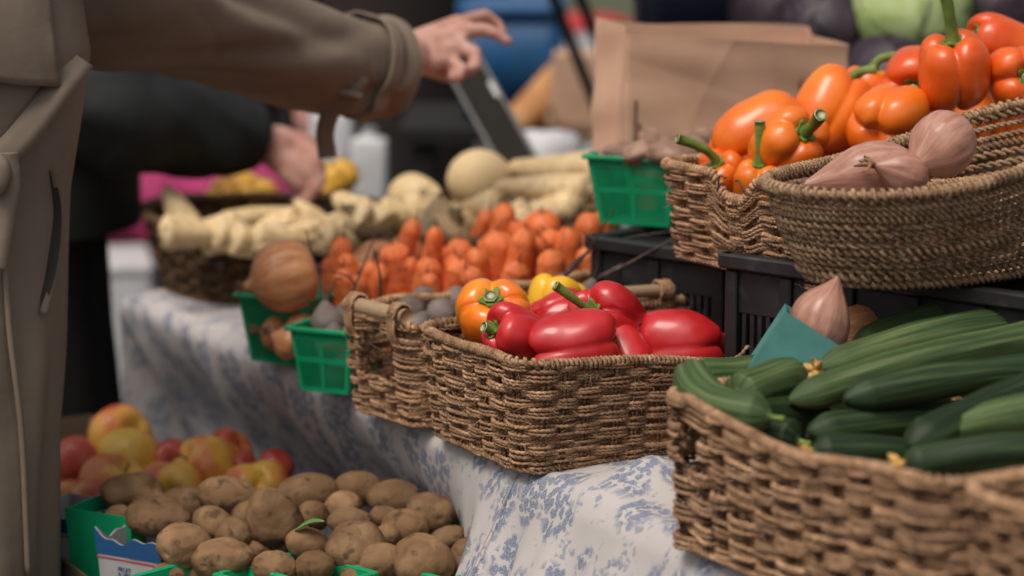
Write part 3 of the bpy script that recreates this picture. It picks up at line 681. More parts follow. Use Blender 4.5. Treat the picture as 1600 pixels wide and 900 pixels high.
# orange pepper basket on the crates
h4 = .115
L4, F4 = pz(1066, 262, UZ+h4), pz(1246, 322, UZ+h4)
e4 = unit((F4-L4)[:2]); n4 = np.array([-e4[1], e4[0]]); n4 = n4 if n4[1] > 0 else -n4
_r = math.radians(14); n4 = np.array([n4[0]*math.cos(_r)-n4[1]*math.sin(_r), n4[0]*math.sin(_r)+n4[1]*math.cos(_r)])
w4 = np.linalg.norm((F4-L4)[:2])*.97; d4 = .40; fl4 = .02; c4 = (L4+F4)[:2]/2+n4*d4/2; print('orange basket', c4, w4)
lp4 = round_rect(d4-2*fl4, w4-2*fl4, .022); so = lp4.near(-(d4-2*fl4)/2, 0)
def or_rise(s):
    dd = (s-so+lp4.L/2) % lp4.L-lp4.L/2
    return -.026*np.exp(-(dd/.035)**4)
OBT, _, pos4 = basket('wicker_basket', 'seagrass basket of orange peppers with a notch in its end, on the black crate', lp4, h4, (c4[0], c4[1], UZ+.008), math.atan2(n4[1], n4[0]), flare=fl4, rise=or_rise,
       seg=.0024, spacing=.036, fuzz=260)
m = MB()
for ds, hh in ((-.03, .03), (.028, .028)):             # broken wires of the lost handle
    P, O = pos4(np.array([so+ds, so+ds*.7, so+ds*.3]), np.array([h4-.005, h4+hh, h4+hh+.004]), np.array([.004, .004, .002])); tube(m, spline(P, 12), .0013, 6)
m.build('handle_wire', M['root'], OBT)

# shallot basket
nS = unit(np.array([.80, .60])); cS = py_(1478, 440, 2.68)[:2]
lpS = oval(.186, .098, pw=2.3); sR = lpS.near(.186, 0)
sR2 = lpS.near(.175, -.06)
def sh_rise(s):
    dd = (s-sR2+lpS.L/2) % lpS.L-lpS.L/2
    return .085*np.exp(-(dd/.19)**2)-.019
SBT, _, posS = basket('wicker_basket', 'flared oval twined basket of shallots at the upper right', lpS, .118, (cS[0], cS[1], SZ+.010), math.atan2(nS[1], nS[0]), style='twine', flare=.047,
       rowd=.0084, seg=.0026, rise=sh_rise, mat='rope_grey', rim_r=.0060, rope_r=.0055, holes=((sR, .03, .085, .112),), fuzz=260)
# far round parsnip basket and the baskets behind
cF = pz(425, 452, TZ)[:2]
lpF = oval(.168, .168)
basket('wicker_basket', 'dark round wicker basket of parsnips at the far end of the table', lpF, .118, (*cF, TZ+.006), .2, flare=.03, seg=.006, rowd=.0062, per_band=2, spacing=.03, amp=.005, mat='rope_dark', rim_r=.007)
cG = py_(745, 400, 3.72)[:2]
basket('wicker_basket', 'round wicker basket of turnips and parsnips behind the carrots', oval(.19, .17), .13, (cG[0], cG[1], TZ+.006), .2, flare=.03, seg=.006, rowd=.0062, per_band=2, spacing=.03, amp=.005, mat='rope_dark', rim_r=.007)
cH = py_(700, 470, 3.28)[:2]
# ------------------------------------------------------------------ produce
def pepper(name, label, c, axis, R, H, mat, seed, lobes=4, stem=.035, bend=(0, 0, 0), spin=0.0, group=None, taper=.22, groove=.16, wrinkle=.0, cut=True, sr=1.0):
    r = np.random.default_rng(seed); nt, nv = 72, 44
    th = np.linspace(0, 2*np.pi, nt, endpoint=False); v = np.linspace(0.02, np.pi-.02, nv); TH, V = np.meshgrid(th, v)
    wl = r.uniform(.8, 1.2, lobes); ph = np.cumsum(wl)/wl.sum()*2*np.pi; ph0 = np.concatenate([[0], ph])
    f = np.interp(TH, ph0, np.arange(lobes+1)); lob = np.abs(np.sin(np.pi*(f % 1)))**.55          # 0 in grooves, 1 on the lobes
    k = f.astype(int) % lobes; amp = r.uniform(.92, 1.08, lobes)[k]
    sv, cv = np.sin(V), np.cos(V)
    groove = min(.42, groove*1.25+.06)
    rad = R*np.abs(sv)**.62*((1-groove*(.45+.55*np.abs(cv)))+groove*(.45+.55*np.abs(cv))*lob)*(1+(amp-1)*lob)
    low = (1-cv)/2
    rad *= 1-taper*low**1.5
    z = H/2*np.sign(cv)*np.abs(cv)**.72
    q = rad/R
    z = z-np.where(cv > 0, .20*H*np.exp(-(q/.30)**2)+.09*H*(1-lob)*np.exp(-((q-.5)/.3)**2), 0)
    z = z+np.where(cv < 0, .15*H*np.exp(-(q/.22)**2)+.09*H*(1-lob)*np.exp(-((q-.45)/.3)**2), 0)
    x, y = rad*np.cos(TH), rad*np.sin(TH)
    P = np.stack([x, y, z], -1); w = Wob(seed, 8, 1.6/R); w2 = Wob(seed+5, 12, 6/R)
    nrm = P/np.linalg.norm(P, axis=-1, keepdims=True)
    P = P+nrm*(w(P)[..., None]*R*.055+w2(P)[..., None]*R*(.009+wrinkle))
    P = P+np.stack([(P[..., 2]/H)**2*H*r.normal()*.12, (P[..., 2]/H)**2*H*r.normal()*.12, 0*z], -1)
    A = rot_to(axis, spin)
    o = thing(name, label, 'pepper', c, group=group)
    m = MB(); n = nt*nv; vv = np.vstack([P.reshape(-1, 3), P[0].mean(0), P[-1].mean(0)])
    a = np.arange(nt); b = (a+1) % nt
    m.add(vv @ A.T, gridq(nv, nt, False, True), np.vstack([np.stack([np.full(nt, n), a, b], -1), np.stack([np.full(nt, n+1), (nv-1)*nt+b, (nv-1)*nt+a], -1)]))
    fl = m.build('flesh', M[mat], o)
    zt = P[0].mean(0)[2]
    # calyx: a lobed collar sitting in the dimple
    m = MB(); na = 30; an = np.linspace(0, 2*np.pi, na, endpoint=False); lobc = 1+.22*np.cos(5*an+r.uniform(0, 6))
    rings = [(.0, .004), (.35, .0045), (.8, .004), (1.0, .0035), (1.0, .0005)]
    vs = []
    for q_, hz in rings:
        rr_ = R*.27*q_*lobc if q_ > .3 else R*.27*q_*np.ones(na)
        zz = np.array([np.interp(x_, q[:nv//2].mean(1)*R, P[:nv//2, :, 2].mean(1)) for x_ in rr_])
        vs.append(np.stack([rr_*np.cos(an), rr_*np.sin(an), np.maximum(zz, zt)+hz], -1))
    m.add(np.vstack(vs) @ A.T, gridq(len(rings), na, False, True)); m.build('calyx', M['stem'], o)
    b3 = np.asarray(bend, float); up = A @ np.array([0, 0, 1.]); p0 = A @ np.array([0, 0, zt+.002])
    pts = [p0, p0+up*stem*.4, p0+up*stem*.75+b3*stem*.35, p0+up*stem*.95+b3*stem]
    m = MB(); path = spline(pts, 14); rs = np.interp(np.linspace(0, 1, 14), [0, .12, .5, .9, 1], [.0105, .0074, .0060, .0072, .0078])*(R/.042)*sr
    tube(m, path, rs, 10, disp=lambda s, a_: 1+.09*np.cos(5*a_)); st = m.build('stem', M['stem'], o)
    d = unit(path[-1]-path[-2]); m = MB(); tube(m, [path[-1]+d*.0001, path[-1]+d*.0012], [rs[-1]*.93, rs[-1]*.8], 10); m.build('cut_end', M['stem_cut'], st)
    return o
def blob(mb, c, ax, A, seed, amp=.06, k=1.6, sub=4, dents=0, squash=None):
    v, f = ico(sub); w = Wob(seed, 8, k); w2 = Wob(seed+9, 10, k*3.3); r = np.random.default_rng(seed)
    d = 1+amp*w(v)+amp*.25*w2(v)
    for _ in range(dents):
        u = unit(r.normal(size=3)); d = d-.06*np.exp(-((np.arccos(np.clip(v @ u, -1, 1))/.13)**2))
    mb.add((v*d[:, None]*np.asarray(ax)) @ np.asarray(A).T+np.asarray(c), None, f); return mb
def lathe(mb, prof, n=40, A=np.eye(3), c=(0, 0, 0), disp=None):
    pr = np.asarray(prof, float); an = np.linspace(0, 2*np.pi, n, endpoint=False); k = len(pr)
    V = np.stack([pr[:, :1]*np.cos(an), pr[:, :1]*np.sin(an), pr[:, 1:2]+0*an], -1)
    if disp is not None: V = disp(V, an)
    mb.add(V.reshape(-1, 3) @ np.asarray(A).T+np.asarray(c), gridq(k, n, False, True), None, np.stack(np.broadcast_arrays(pr[:, 1:2], np.cos(an)[None], np.sin(an)[None]), -1)); return mb

RPG, OPG = 'red peppers in the seagrass basket', 'orange peppers heaped on the crates'
pepper('bell_pepper', 'orange pepper with short green cut stem beside the red peppers', py_(773, 498, 2.84), (-.12, -.60, .79), .0490, .090, 'mix_pep', 11, 4, .010, spin=.3, taper=.12, group=RPG)
pepper('bell_pepper', 'yellow pepper peeping out behind the red peppers', py_(872, 474, 2.98), (.2, .3, .9), .042, .07, 'yel_pep', 12, 4, .01, group=RPG)
pepper('bell_pepper', 'glossy wrinkled dark red pepper against the orange one', py_(812, 530, 2.77), (-.75, -.45, .35), .038, .098, 'red_pep', 13, 3, .02, wrinkle=.012, groove=.12, spin=1, group=RPG)
pepper('bell_pepper', 'long red pepper lying across the front of the basket', py_(893, 543, 2.75), (.93, .25, .12), .0450, .112, 'red_pep', 14, 3, .012, groove=.13, spin=.7, taper=.22, group=RPG)
pepper('bell_pepper', 'red pepper with a long curved green stem', py_(948, 508, 2.83), (-.50, -.62, .52), .048, .100, 'red_pep', 15, 4, .036, (-.75, -.1, .55), sr=.66, groove=.2, spin=.2, taper=.1, group=RPG)
pepper('bell_pepper', 'dark red pepper lying behind the long front one', py_(868, 496, 2.90), (.9, .1, .3), .036, .08, 'red_pep', 16, 3, .01, wrinkle=.008, group=RPG)
pepper('bell_pepper', 'red pepper low in the basket under the stemmed one', py_(972, 552, 2.79), (.3, -.5, -.6), .037, .085, 'red_pep', 17, 3, .01, groove=.2, group=RPG)
pepper('bell_pepper', 'smooth bright red pepper lying at the basket end', py_(1064, 538, 2.83), (-.95, .2, -.1), .049, .112, 'red_pep', 18, 3, .01, groove=.08, taper=.3, spin=2, group=RPG)
pepper('bell_pepper', 'red pepper showing through the gap in the front weave', py_(1052, 590, 2.83), (.6, .3, -.4), .037, .08, 'red_pep', 19, 4, .01, group=RPG)
pepper('bell_pepper', 'red pepper mostly hidden next to the cucumbers', py_(1125, 575, 2.86), (.6, .5, .4), .036, .085, 'red_pep', 20, 4, .02, group=RPG)
for i, (x, y, Y) in enumerate(((905, 590, 2.9), (1000, 560, 2.95), (830, 560, 2.86))):
    pepper('bell_pepper', ('red pepper buried in the middle of the basket', 'red pepper buried at the back of the basket', 'red pepper buried under the wrinkled one')[i], py_(x, y, Y), rng.normal(size=3), .036, .08, 'red_pep', 30+i, 4, .01, group=RPG)

pepper('bell_pepper', 'large smooth orange pepper lying at the far end of the notched basket', py_(1182, 214, 3.03), (.82, .25, .36), .054, .125, 'org_pep', 41, 3, .01, groove=.15, taper=.25, spin=.9, group=OPG)
pepper('bell_pepper', 'orange pepper with a thick cut stem pointing at the camera', py_(1232, 222, 2.94), (.45, -.72, .42), .046, .086, 'org_pep', 42, 4, .030, (.1, -.7, .5), groove=.2, taper=.1, spin=.9, group=OPG)
pepper('bell_pepper', 'tall orange pepper standing in front of the paper bag', py_(1300, 172, 3.06), (.45, .30, .75), .046, .115, 'org_pep', 43, 3, .03, (.8, 0, -.1), groove=.17, spin=.2, group=OPG)
pepper('bell_pepper', 'orange pepper showing its lobed bottom above the shallots', py_(1388, 190, 2.96), (.40, .75, .2), .052, .095, 'org_pep', 44, 4, .01, groove=.26, taper=.05, spin=.4, group=OPG)
pepper('bell_pepper', 'red-orange pepper with a tall green stem on top of the heap', py_(1490, 112, 2.97), (-.12, -.22, .95), .0475, .094, 'deep_org', 45, 4, .050, (-.30, -.15, .9), groove=.2, taper=.12, spin=.6, group=OPG)
pepper('bell_pepper', 'orange pepper half hidden behind the tall-stemmed one', py_(1425, 128, 3.07), (-.1, -.75, -.1), .048, .11, 'deep_org', 46, 3, .02, groove=.2, spin=.3, group=OPG)
pepper('bell_pepper', 'big red-orange pepper lying at the top right edge', py_(1575, 72, 3.10), (-.9, -.2, .3), .044, .12, 'deep_org', 47, 3, .01, groove=.18, spin=1.2, group=OPG)
pepper('bell_pepper', 'orange pepper above the rim at the right edge', py_(1590, 122, 2.98), (.1, -.85, .1), .045, .095, 'deep_org', 48, 4, .008, groove=.2, spin=.2, group=OPG)
pepper('bell_pepper', 'orange pepper wedged under the tall-stemmed one', py_(1452, 185, 3.03), (.3, .8, .1), .038, .08, 'deep_org', 49, 4, .01, group=OPG)
pepper('bell_pepper', 'orange pepper low in the notch with its pale green stem', py_(1128, 282, 2.99), (-.30, -.45, .75), .036, .07, 'org_pep', 50, 4, .040, (-.95, -.1, .15), group=OPG)
pepper('bell_pepper', 'orange pepper low beside the shallot basket', py_(1190, 292, 2.93), (-.1, -.3, .9), .036, .07, 'org_pep', 51, 4, .03, (0, 0, 1), group=OPG)
pepper('bell_pepper', 'orange pepper inside the basket at the right edge', py_(1592, 190, 3.0), (.3, .3, .8), .038, .07, 'org_pep', 52, 4, .01, group=OPG)
pepper('bell_pepper', 'orange pepper with a curved green stem lying behind the lobed one', py_(1358, 152, 3.10), (.15, .1, .95), .040, .08, 'org_pep', 53, 4, .042, (.95, 0, -.35), group=OPG)
for i, (x, y, Y) in enumerate(((1300, 250, 3.08), (1420, 235, 3.1), (1240, 270, 3.0), (1520, 190, 3.12), (1350, 230, 3.15), (1570, 150, 3.15))):
    pepper('bell_pepper', 'orange pepper buried in the heap, '+('below the tall one', 'below the lobed one', 'behind the shallot rim', 'below the tall-stemmed one', 'near the paper bag', 'near the right edge')[i], py_(x, y, Y), rng.normal(size=3), .041, .085, 'org_pep', 60+i, 4, .01, group=OPG)

# cucumbers
def cucumber(label, a, b, r, seed, mat='cuke', curve=(0, 0, 0), blossom=0):
    a, b = np.asarray(a, float), np.asarray(b, float); c = (a+b)/2; rr_ = np.random.default_rng(seed)
    n = 46; u = np.linspace(0, 1, n); P = a+(b-a)*u[:, None]+np.asarray(curve)*np.sin(np.pi*u)[:, None]-c
    prof = np.minimum(np.clip(u/.09, 0, 1)**.5, np.clip((1-u)/.11, 0, 1)**.55)
    R = r*np.maximum(prof, .16)*(1+.05*np.sin(u*9+seed))*(.93+.12*u)
    w = Wob(seed, 8, 60)
    o = thing('cucumber', label, 'cucumber', c, group='cucumbers heaped in the near basket')
    m = MB(); tube(m, P, R, 20, disp=lambda s, an: 1+.030*np.cos(7*an+seed)+.018*np.sin(s*70+3*an)+.012*np.sin(s*310+5*an)*np.sin(9*an)); m.build('flesh', M[mat], o)
    m = MB(); d = unit(P[-1]-P[-3]); tube(m, [P[-1]-d*.001, P[-1]+d*.006, P[-1]+d*.014], [r*.17, r*.14, r*.17], 8); m.build('stalk', M['stem'], o)
    if blossom:
        m = MB(); d = unit(P[0]-P[2])
        for k in range(7):
            s = unit(d+rr_.normal(size=3)*.55); tube(m, spline([P[0], P[0]+s*.008, P[0]+s*.015+rr_.normal(size=3)*.003], 6), [.003, .0035, .004, .004, .003, .001], 6)
        m.build('blossom', M['blossom'], o)
    return o
CK = [
 ('pale curved cucumber drooping over the left rim of the near basket', (1078, 578, 2.43), (1205, 652, 2.33), .0225, 'cuke_light', (-.02, -.01, -.006), 0),
 ('short pale zucchini lying behind the curved cucumber', (1085, 588, 2.50), (1200, 582, 2.54), .020, 'cuke_light', (0, 0, 0), 0),
 ('stubby cucumber end sticking up beside the teal carton', (1150, 620, 2.40), (1245, 592, 2.48), .024, 'cuke_light', (0, 0, .004), 0),
 ('dark cucumber tucked under the stubby one', (1165, 650, 2.38), (1290, 648, 2.46), .021, 'cuke', (0, 0, 0), 0),
 ('long pale cucumber along the top back of the heap', (1278, 578, 2.46), (1650, 500, 2.60), .0205, 'cuke_light', (0, 0, .010), 1),
 ('long straight cucumber just under the top one', (1232, 628, 2.40), (1660, 520, 2.52), .0205, 'cuke_light', (0, 0, .008), 0),
 ('dark shiny cucumber in the middle of the heap', (1318, 625, 2.35), (1680, 575, 2.45), .0200, 'cuke', (0, 0, .006), 0),
 ('dark cucumber lying low in the centre of the near basket', (1262, 678, 2.32), (1560, 655, 2.45), .0200, 'cuke', (0, 0, .004), 0),
 ('broad cucumber rising to the right edge of the heap', (1420, 700, 2.22), (1700, 590, 2.40), .0215, 'cuke', (0, 0, .010), 0),
 ('bright green cucumber at the right edge above the front one', (1415, 690, 2.24), (1700, 635, 2.30), .0205, 'cuke_light', (0, 0, .004), 0),
 ('cucumber lying lowest along the front rim', (1408, 728, 2.20), (1680, 705, 2.22), .0200, 'cuke', (0, 0, .004), 1),
 ('dark cucumber against the rim with a withered blossom', (1268, 705, 2.29), (1480, 718, 2.33), .0195, 'cuke', (0, 0, .002), 1),
 ('cucumber topmost at the far side of the heap', (1330, 545, 2.58), (1620, 478, 2.66), .0200, 'cuke_light', (0, 0, .012), 0),
 ('short cucumber low behind the curved one', (1130, 660, 2.42), (1250, 690, 2.36), .021, 'cuke', (0, 0, 0), 0),
 ('cucumber lying between the stubby one and the long straight one', (1190, 610, 2.46), (1330, 640, 2.50), .021, 'cuke_light', (0, 0, .004), 0),
 ('cucumber hidden low in the near basket under the rest', (1300, 740, 2.36), (1640, 700, 2.40), .0200, 'cuke', (0, 0, 0), 0),
 ('cucumber hidden at the back of the near basket', (1300, 640, 2.50), (1640, 610, 2.60), .0200, 'cuke', (0, 0, 0), 0)]
for i, (lb, a, b, r, mt, cv, bl) in enumerate(CK): cucumber(lb, py_(*a), py_(*b), r*.95, 100+i, mt, cv, bl)

# shallots, onions
def shallot(name, label, c, axis, R, H, mat, seed, cat='shallot', group=None, tail=.35, neck=.10, rnd=0):
    o = thing(name, label, cat, c, group=group); A = rot_to(axis, seed)
    u = np.linspace(0, 1, 48); r = np.interp(u, [0, .02, .07, .15, .27, .40, .54, .66, .77, .86, .93, 1], [.04, .22, .50, .76, .95, 1.0, .93, .76, .52, .30, neck*1.5, neck]); z = (u-.43)*H
    if rnd: r = np.interp(u, [0, .01, .05, .13, .25, .42, .58, .72, .82, .89, .93, 1], [.04, .25, .55, .80, .96, 1.0, .97, .82, .60, .33, .17, neck])
    for _ in range(3): r[1:-1] = .25*r[:-2]+.5*r[1:-1]+.25*r[2:]
    w = Wob(seed, 8, 1.4/R)
    def disp(V, an):
        k = 1+.018*np.sin(9*an+seed)[None, :, None]+.008*np.sin(23*an)[None, :, None]
        V = V*np.concatenate([np.broadcast_to(k, V.shape[:2]+(1,))]*2+[np.ones(V.shape[:2]+(1,))], -1)
        return V+(V/(np.linalg.norm(V, axis=-1, keepdims=True)+1e-9))*(w(V)[..., None]*R*.05)
    m = MB(); lathe(m, np.stack([r*R, z], -1), 44, A, disp=disp); m.build('bulb', M[mat], o)
    rr_ = np.random.default_rng(seed); m = MB()
    for k in range(6):
        b0 = np.array([0, 0, z[-3]]); d = np.array([rr_.normal()*.4, rr_.normal()*.4, 1.0]); tube(m, spline([b0, b0+d*.006, b0+d*.012+rr_.normal(size=3)*.003], 6) @ A.T, [.004, .0035, .003, .0028, .002, .0008], 6)
    m.build('dry_tip', M['shallot_tip'], o)
    m = MB()
    for k in range(10):
        b0 = np.array([0, 0, z[0]+.001]); d = np.array([rr_.normal(), rr_.normal(), -.9]); d = unit(d); tube(m, spline([b0, b0+d*.004, b0+d*.009], 5) @ A.T, [.0012, .001, .0009, .0007, .0004], 5)
    m.build('root_tuft', M['shallot_tip'], o)
    return o
SG = 'shallots in the oval basket'
shallot('shallot', 'long pink shallot lying across the oval basket with its tip to the left', py_(1358, 268, 2.66), (-.93, -.1, -.18), .034, .135, 'shallot', 201, group=SG)
shallot('shallot', 'round pink shallot on top of the others in the oval basket', py_(1472, 230, 2.64), (-.75, -.45, -.45), .036, .098, 'shallot', 202, group=SG)
shallot('shallot', 'small pink shallot with a dark tip between the two larger ones', py_(1410, 270, 2.62), (-.85, -.3, .25), .024, .070, 'shallot', 203, group=SG)
shallot('shallot', 'shallot seen through the handle hole at the right edge', py_(1650, 320, 2.76), (.3, .2, .8), .034, .09, 'shallot', 204, group=SG)
shallot('shallot', 'shallot low under the long one in the oval basket', py_(1330, 318, 2.66), (.9, .3, .1), .028, .085, 'shallot', 205, group=SG)
for i, (x, y, Y) in enumerate(((1420, 352, 2.66), (1500, 346, 2.70), (1560, 340, 2.74))): shallot('shallot', 'shallot buried in the oval basket, '+('left', 'middle', 'right')[i]+' of three', py_(x, y, Y), rng.normal(size=3), .032, .09, 'shallot', 206+i, group=SG)
shallot('shallot', 'big pink shallot standing point up in the teal carton', py_(1281, 504, 2.545), (.36, .05, .92), .0335, .100, 'shallot', 210)
shallot('shallot', 'brown shallot behind the one in the teal carton', py_(1348, 508, 2.68), (.8, .2, .1), .026, .075, 'onion', 211)
shallot('onion', 'large brown onion sitting in the far green berry box', py_(447, 432, 3.25), (-.93, -.25, -.2), .0475, .104, 'onion', 220, cat='onion', neck=.13, rnd=1)
for i, (x, y, Y, r) in enumerate(((590, 412, 3.45, .034), (630, 400, 3.5, .032), (560, 425, 3.42, .028))):
    shallot('onion', ('pale onion among the carrots, between the left carrot tips', 'pale onion behind the tall pair of carrots', 'small onion next to the big brown one')[i], py_(x, y, Y), rng.normal(size=3), r, r*2.2, 'onion', 221+i, cat='onion')

for i, (x, y, Y) in enumerate(((430, 520, 3.27), (470, 515, 3.25), (450, 535, 3.22))):
    shallot('onion', ('pale onion inside the far green berry box, left of three', 'pale onion inside the far green berry box, right of three', 'pale onion inside the far green berry box, lowest of three')[i], py_(x, y, Y), rng.normal(size=3), .024, .05, 'onion', 226+i, cat='onion')
# potatoes (px, py, width, height on the photograph; depth from the height of the heap)
PT = [(207, 770, 92, 58, .652), (245, 810, 94, 54, .642), (287, 790, 78, 52, .640), (235, 785, 60, 40, .645), (358, 778, 86, 60, .655), (483, 771, 90, 46, .652), (564, 762, 68, 50, .655),
      (617, 778, 82, 52, .650), (430, 818, 82, 96, .650), (333, 818, 72, 46, .640), (289, 852, 76, 68, .640), (349, 875, 92, 62, .628), (365, 838, 54, 50, .638), (395, 804, 62, 46, .645),
      (481, 850, 68, 48, .632), (555, 858, 88, 80, .632), (594, 878, 66, 52, .624), (659, 876, 92, 74, .628), (428, 888, 62, 50, .622), (490, 886, 60, 48, .622), (488, 806, 50, 44, .645),
      (534, 792, 72, 42, .648), (546, 814, 62, 40, .642), (601, 808, 46, 32, .645), (634, 826, 70, 58, .638), (676, 806, 78, 66, .642), (700, 842, 56, 36, .632), (749, 888, 60, 34, .615),
      (606, 838, 36, 36, .638), (185, 806, 40, 30, .640), (262, 898, 50, 26, .610), (708, 892, 60, 30, .612), (520, 880, 40, 40, .615), (462, 835, 46, 40, .630), (320, 900, 60, 40, .605), (400, 860, 50, 40, .62), (560, 905, 60, 40, .605), (640, 850, 50, 40, .62), (735, 866, 62, 50, .626), (772, 893, 64, 36, .614)]
PT.sort(); PN = ['flat', 'plump', 'small', 'knobbly', 'large', 'speckled']
for i, (x, y, w, hh, z) in enumerate(PT):
    p = pz(x, y, z); sc_ = np.linalg.norm(p-np.array([0, 0, CAMZ]))/FPX
    a, b = max(w, hh)*sc_/2*1.12, min(w, hh)*sc_/2*1.12; b = max(b, a*.62)
    roll = (0.0 if w >= hh else 1.2)+rng.normal()*.25
    o = MB(); A = np.array(Matrix.Rotation(roll, 3, 'Y') @ Matrix.Rotation(rng.normal()*.4, 3, 'Z'))
    blob(o, p, (a, b*1.02, b), A, 300+i, .065, 1.5, 4, 9)
    q = o.build('potato', M['potato'], loc=tuple(p)); big = 'large' if w*hh > 5200 else ('small' if w*hh < 2400 else 'medium')
    tag(q, f'{big} brown potato, {ordinal(i+1)} from the left in the low heap of potatoes', 'potato', 'potatoes in the low boxes')
pl = pz(484, 832, .652); m = MB(); g1 = np.linspace(-1, 1, 11); gg = np.linspace(0, 1, 13)
X_, Y_ = np.meshgrid(gg, g1, indexing='ij'); wdt = .0085*np.sin(np.pi*np.clip(X_, 0, 1))**.7
LV = np.stack([(X_-.5)*.036, Y_*wdt+.004, .006*np.sin(X_*3)+.002*np.abs(Y_)+X_*.010], -1)
m.add(LV.reshape(-1, 3)+pl, gridq(13, 11)); q = m.build('loose_leaf', M['leafgreen'], loc=tuple(pl)); sd = q.modifiers.new('s', 'SOLIDIFY'); sd.thickness = .0006
tag(q, 'small bright green leaf lying on a potato', 'leaf')

# apples
def apple(label, p, R, mat, seed, axis):
    o = thing('apple', label, 'apple', p, group='apples in the far low boxes'); A = rot_to(axis, seed)
    v = np.linspace(.03, np.pi-.03, 30); r = R*np.sin(v)**.85*(1+.10*np.cos(v)); z = R*.92*np.cos(v)-.24*R*np.exp(-(np.sin(v)/.28)**2)*np.sign(np.cos(v))
    w = Wob(seed, 6, 1.2/R); m = MB()
    lathe(m, np.stack([r, z], -1), 40, A, disp=lambda V, an: V*(1+.02*np.cos(5*an))[None, :, None]+V*(w(V)*.03)[..., None]); m.build('flesh', M[mat], o)
    m = MB(); tube(m, spline([[0, 0, R*.66], [.001, 0, R*.85], [.004, .002, R*1.0]], 8) @ A.T, .0014, 6); m.build('stalk', M['root'], o); return o
AP = [(118, 726, 66, 'apple_red', 'big red-orange apple beside the taupe coat'), (111, 780, 52, 'apple_red', 'red apple low beside the taupe coat'), (185, 685, 80, 'apple', 'orange apple highest at the far left of the heap'), (205, 722, 90, 'apple_yel', 'yellow apple with a red blush behind the potatoes'),
      (176, 764, 88, 'apple_yel', 'yellow and orange apple at the rim of the printed carton'), (270, 724, 60, 'apple_red', 'red apple between the two yellow ones'), (320, 733, 86, 'apple_yel', 'yellow apple in the middle of the heap'), (277, 763, 70, 'apple', 'red and yellow streaked apple just behind the potatoes'),
      (379, 760, 58, 'apple_yel', 'yellow apple half hidden by a potato'), (413, 757, 64, 'apple', 'red and yellow apple nearest the cloth'), (379, 731, 44, 'apple_red', 'small red apple behind the middle yellow one'), (356, 711, 64, 'apple_red', 'dark red apple against the tablecloth'),
      (430, 735, 54, 'apple_red', 'dark red apple in the shade of the tablecloth'), (150, 790, 70, 'apple_red', 'red apple hidden inside the printed carton'), (250, 760, 60, 'apple', 'apple hidden under the yellow ones')]
for i, (x, y, w, mt, lb) in enumerate(AP):
    p = py_(x, y, 3.14+(790-y)*.0024); sc_ = np.linalg.norm(p-np.array([0, 0, CAMZ]))/FPX; apple(lb, p, w*sc_/2*1.24, mt, 400+i, rng.normal(size=3)+np.array([0, -.3, .8]))

# beets
def beet(label, p, R, seed, tails=1, up=(0, 0, 1), tl=.07):
    o = thing('beet', label, 'beet', p, group='beets in the narrow basket'); r_ = np.random.default_rng(seed); m = MB(); A = rot_to(up, seed)
    v, f = ico(4); w = Wob(seed, 8, 1.6); d = 1+.05*w(v); q = v*d[:, None]*R; q[:, 2] += R*.45*np.clip(v[:, 2], 0, 1)**8
    m.add(q @ A.T, None, f); m.build('flesh', M['beet'], o)
    for k in range(tails):
        b0 = np.array([0, 0, R*1.25]); d1 = np.array([r_.normal()*.5, r_.normal()*.5, 1]); d2 = d1+r_.normal(size=3)*.8
        P = spline([b0, b0+d1*tl*.35, b0+d1*tl*.6+d2*tl*.15, b0+d1*tl*.7+d2*tl*.5], 16) @ A.T; m = MB(); tube(m, P, np.linspace(.0026, .0007, 16), 7); m.build('root_tail', M['root'], o)
    return o
BT = [(640, 488, 40, 3.05, 0), (610, 482, 26, 3.12, 0), (662, 470, 34, 3.14, 0), (690, 490, 38, 3.03, 0), (715, 468, 34, 3.12, 0), (650, 515, 40, 2.98, 0), (585, 492, 30, 3.1, 1), (870, 462, 42, 3.14, 2), (918, 466, 40, 3.12, 3), (740, 505, 36, 3.05, 0), (800, 490, 40, 3.1, 0), (960, 490, 36, 3.18, 0)]
BL = ['round grey beet behind the wooden handle', 'small beet against the carrots', 'beet at the back, between two front ones', 'round grey beet next to the orange pepper', 'beet behind the orange pepper', 'beet low behind the rope rim', 'beet beside the left lashing with a thin tail', 'beet with twin wiry tails behind the yellow pepper', 'beet with long wiry tails by the black crate', 'beet hidden behind the orange pepper', 'beet hidden behind the yellow pepper', 'beet hidden by the right dowel']
for i, (x, y, w, Y, tl) in enumerate(BT): beet(BL[i], py_(x, y, Y), w*Y/FPX/2*1.30, 500+i, tl, (.3, -.2, .9) if tl else rng.normal(size=3), .085 if tl > 1 else .05)
beet('dark beet in the near green berry box', py_(512, 505, 3.14), .022, 520, 2, (-.1, 0, 1), .055)
beet('beet with a bent tail in the near green berry box', py_(540, 500, 3.18), .021, 521, 2, (.2, -.1, 1), .06)
beet('small beet at the bottom of the near green berry box', py_(522, 545, 3.12), .026, 522, 0)
beet('beet low at the right of the near green berry box', py_(545, 550, 3.13), .026, 523, 0)
beet('beet hidden lowest in the near green berry box', py_(530, 585, 3.11), .028, 524, 0)

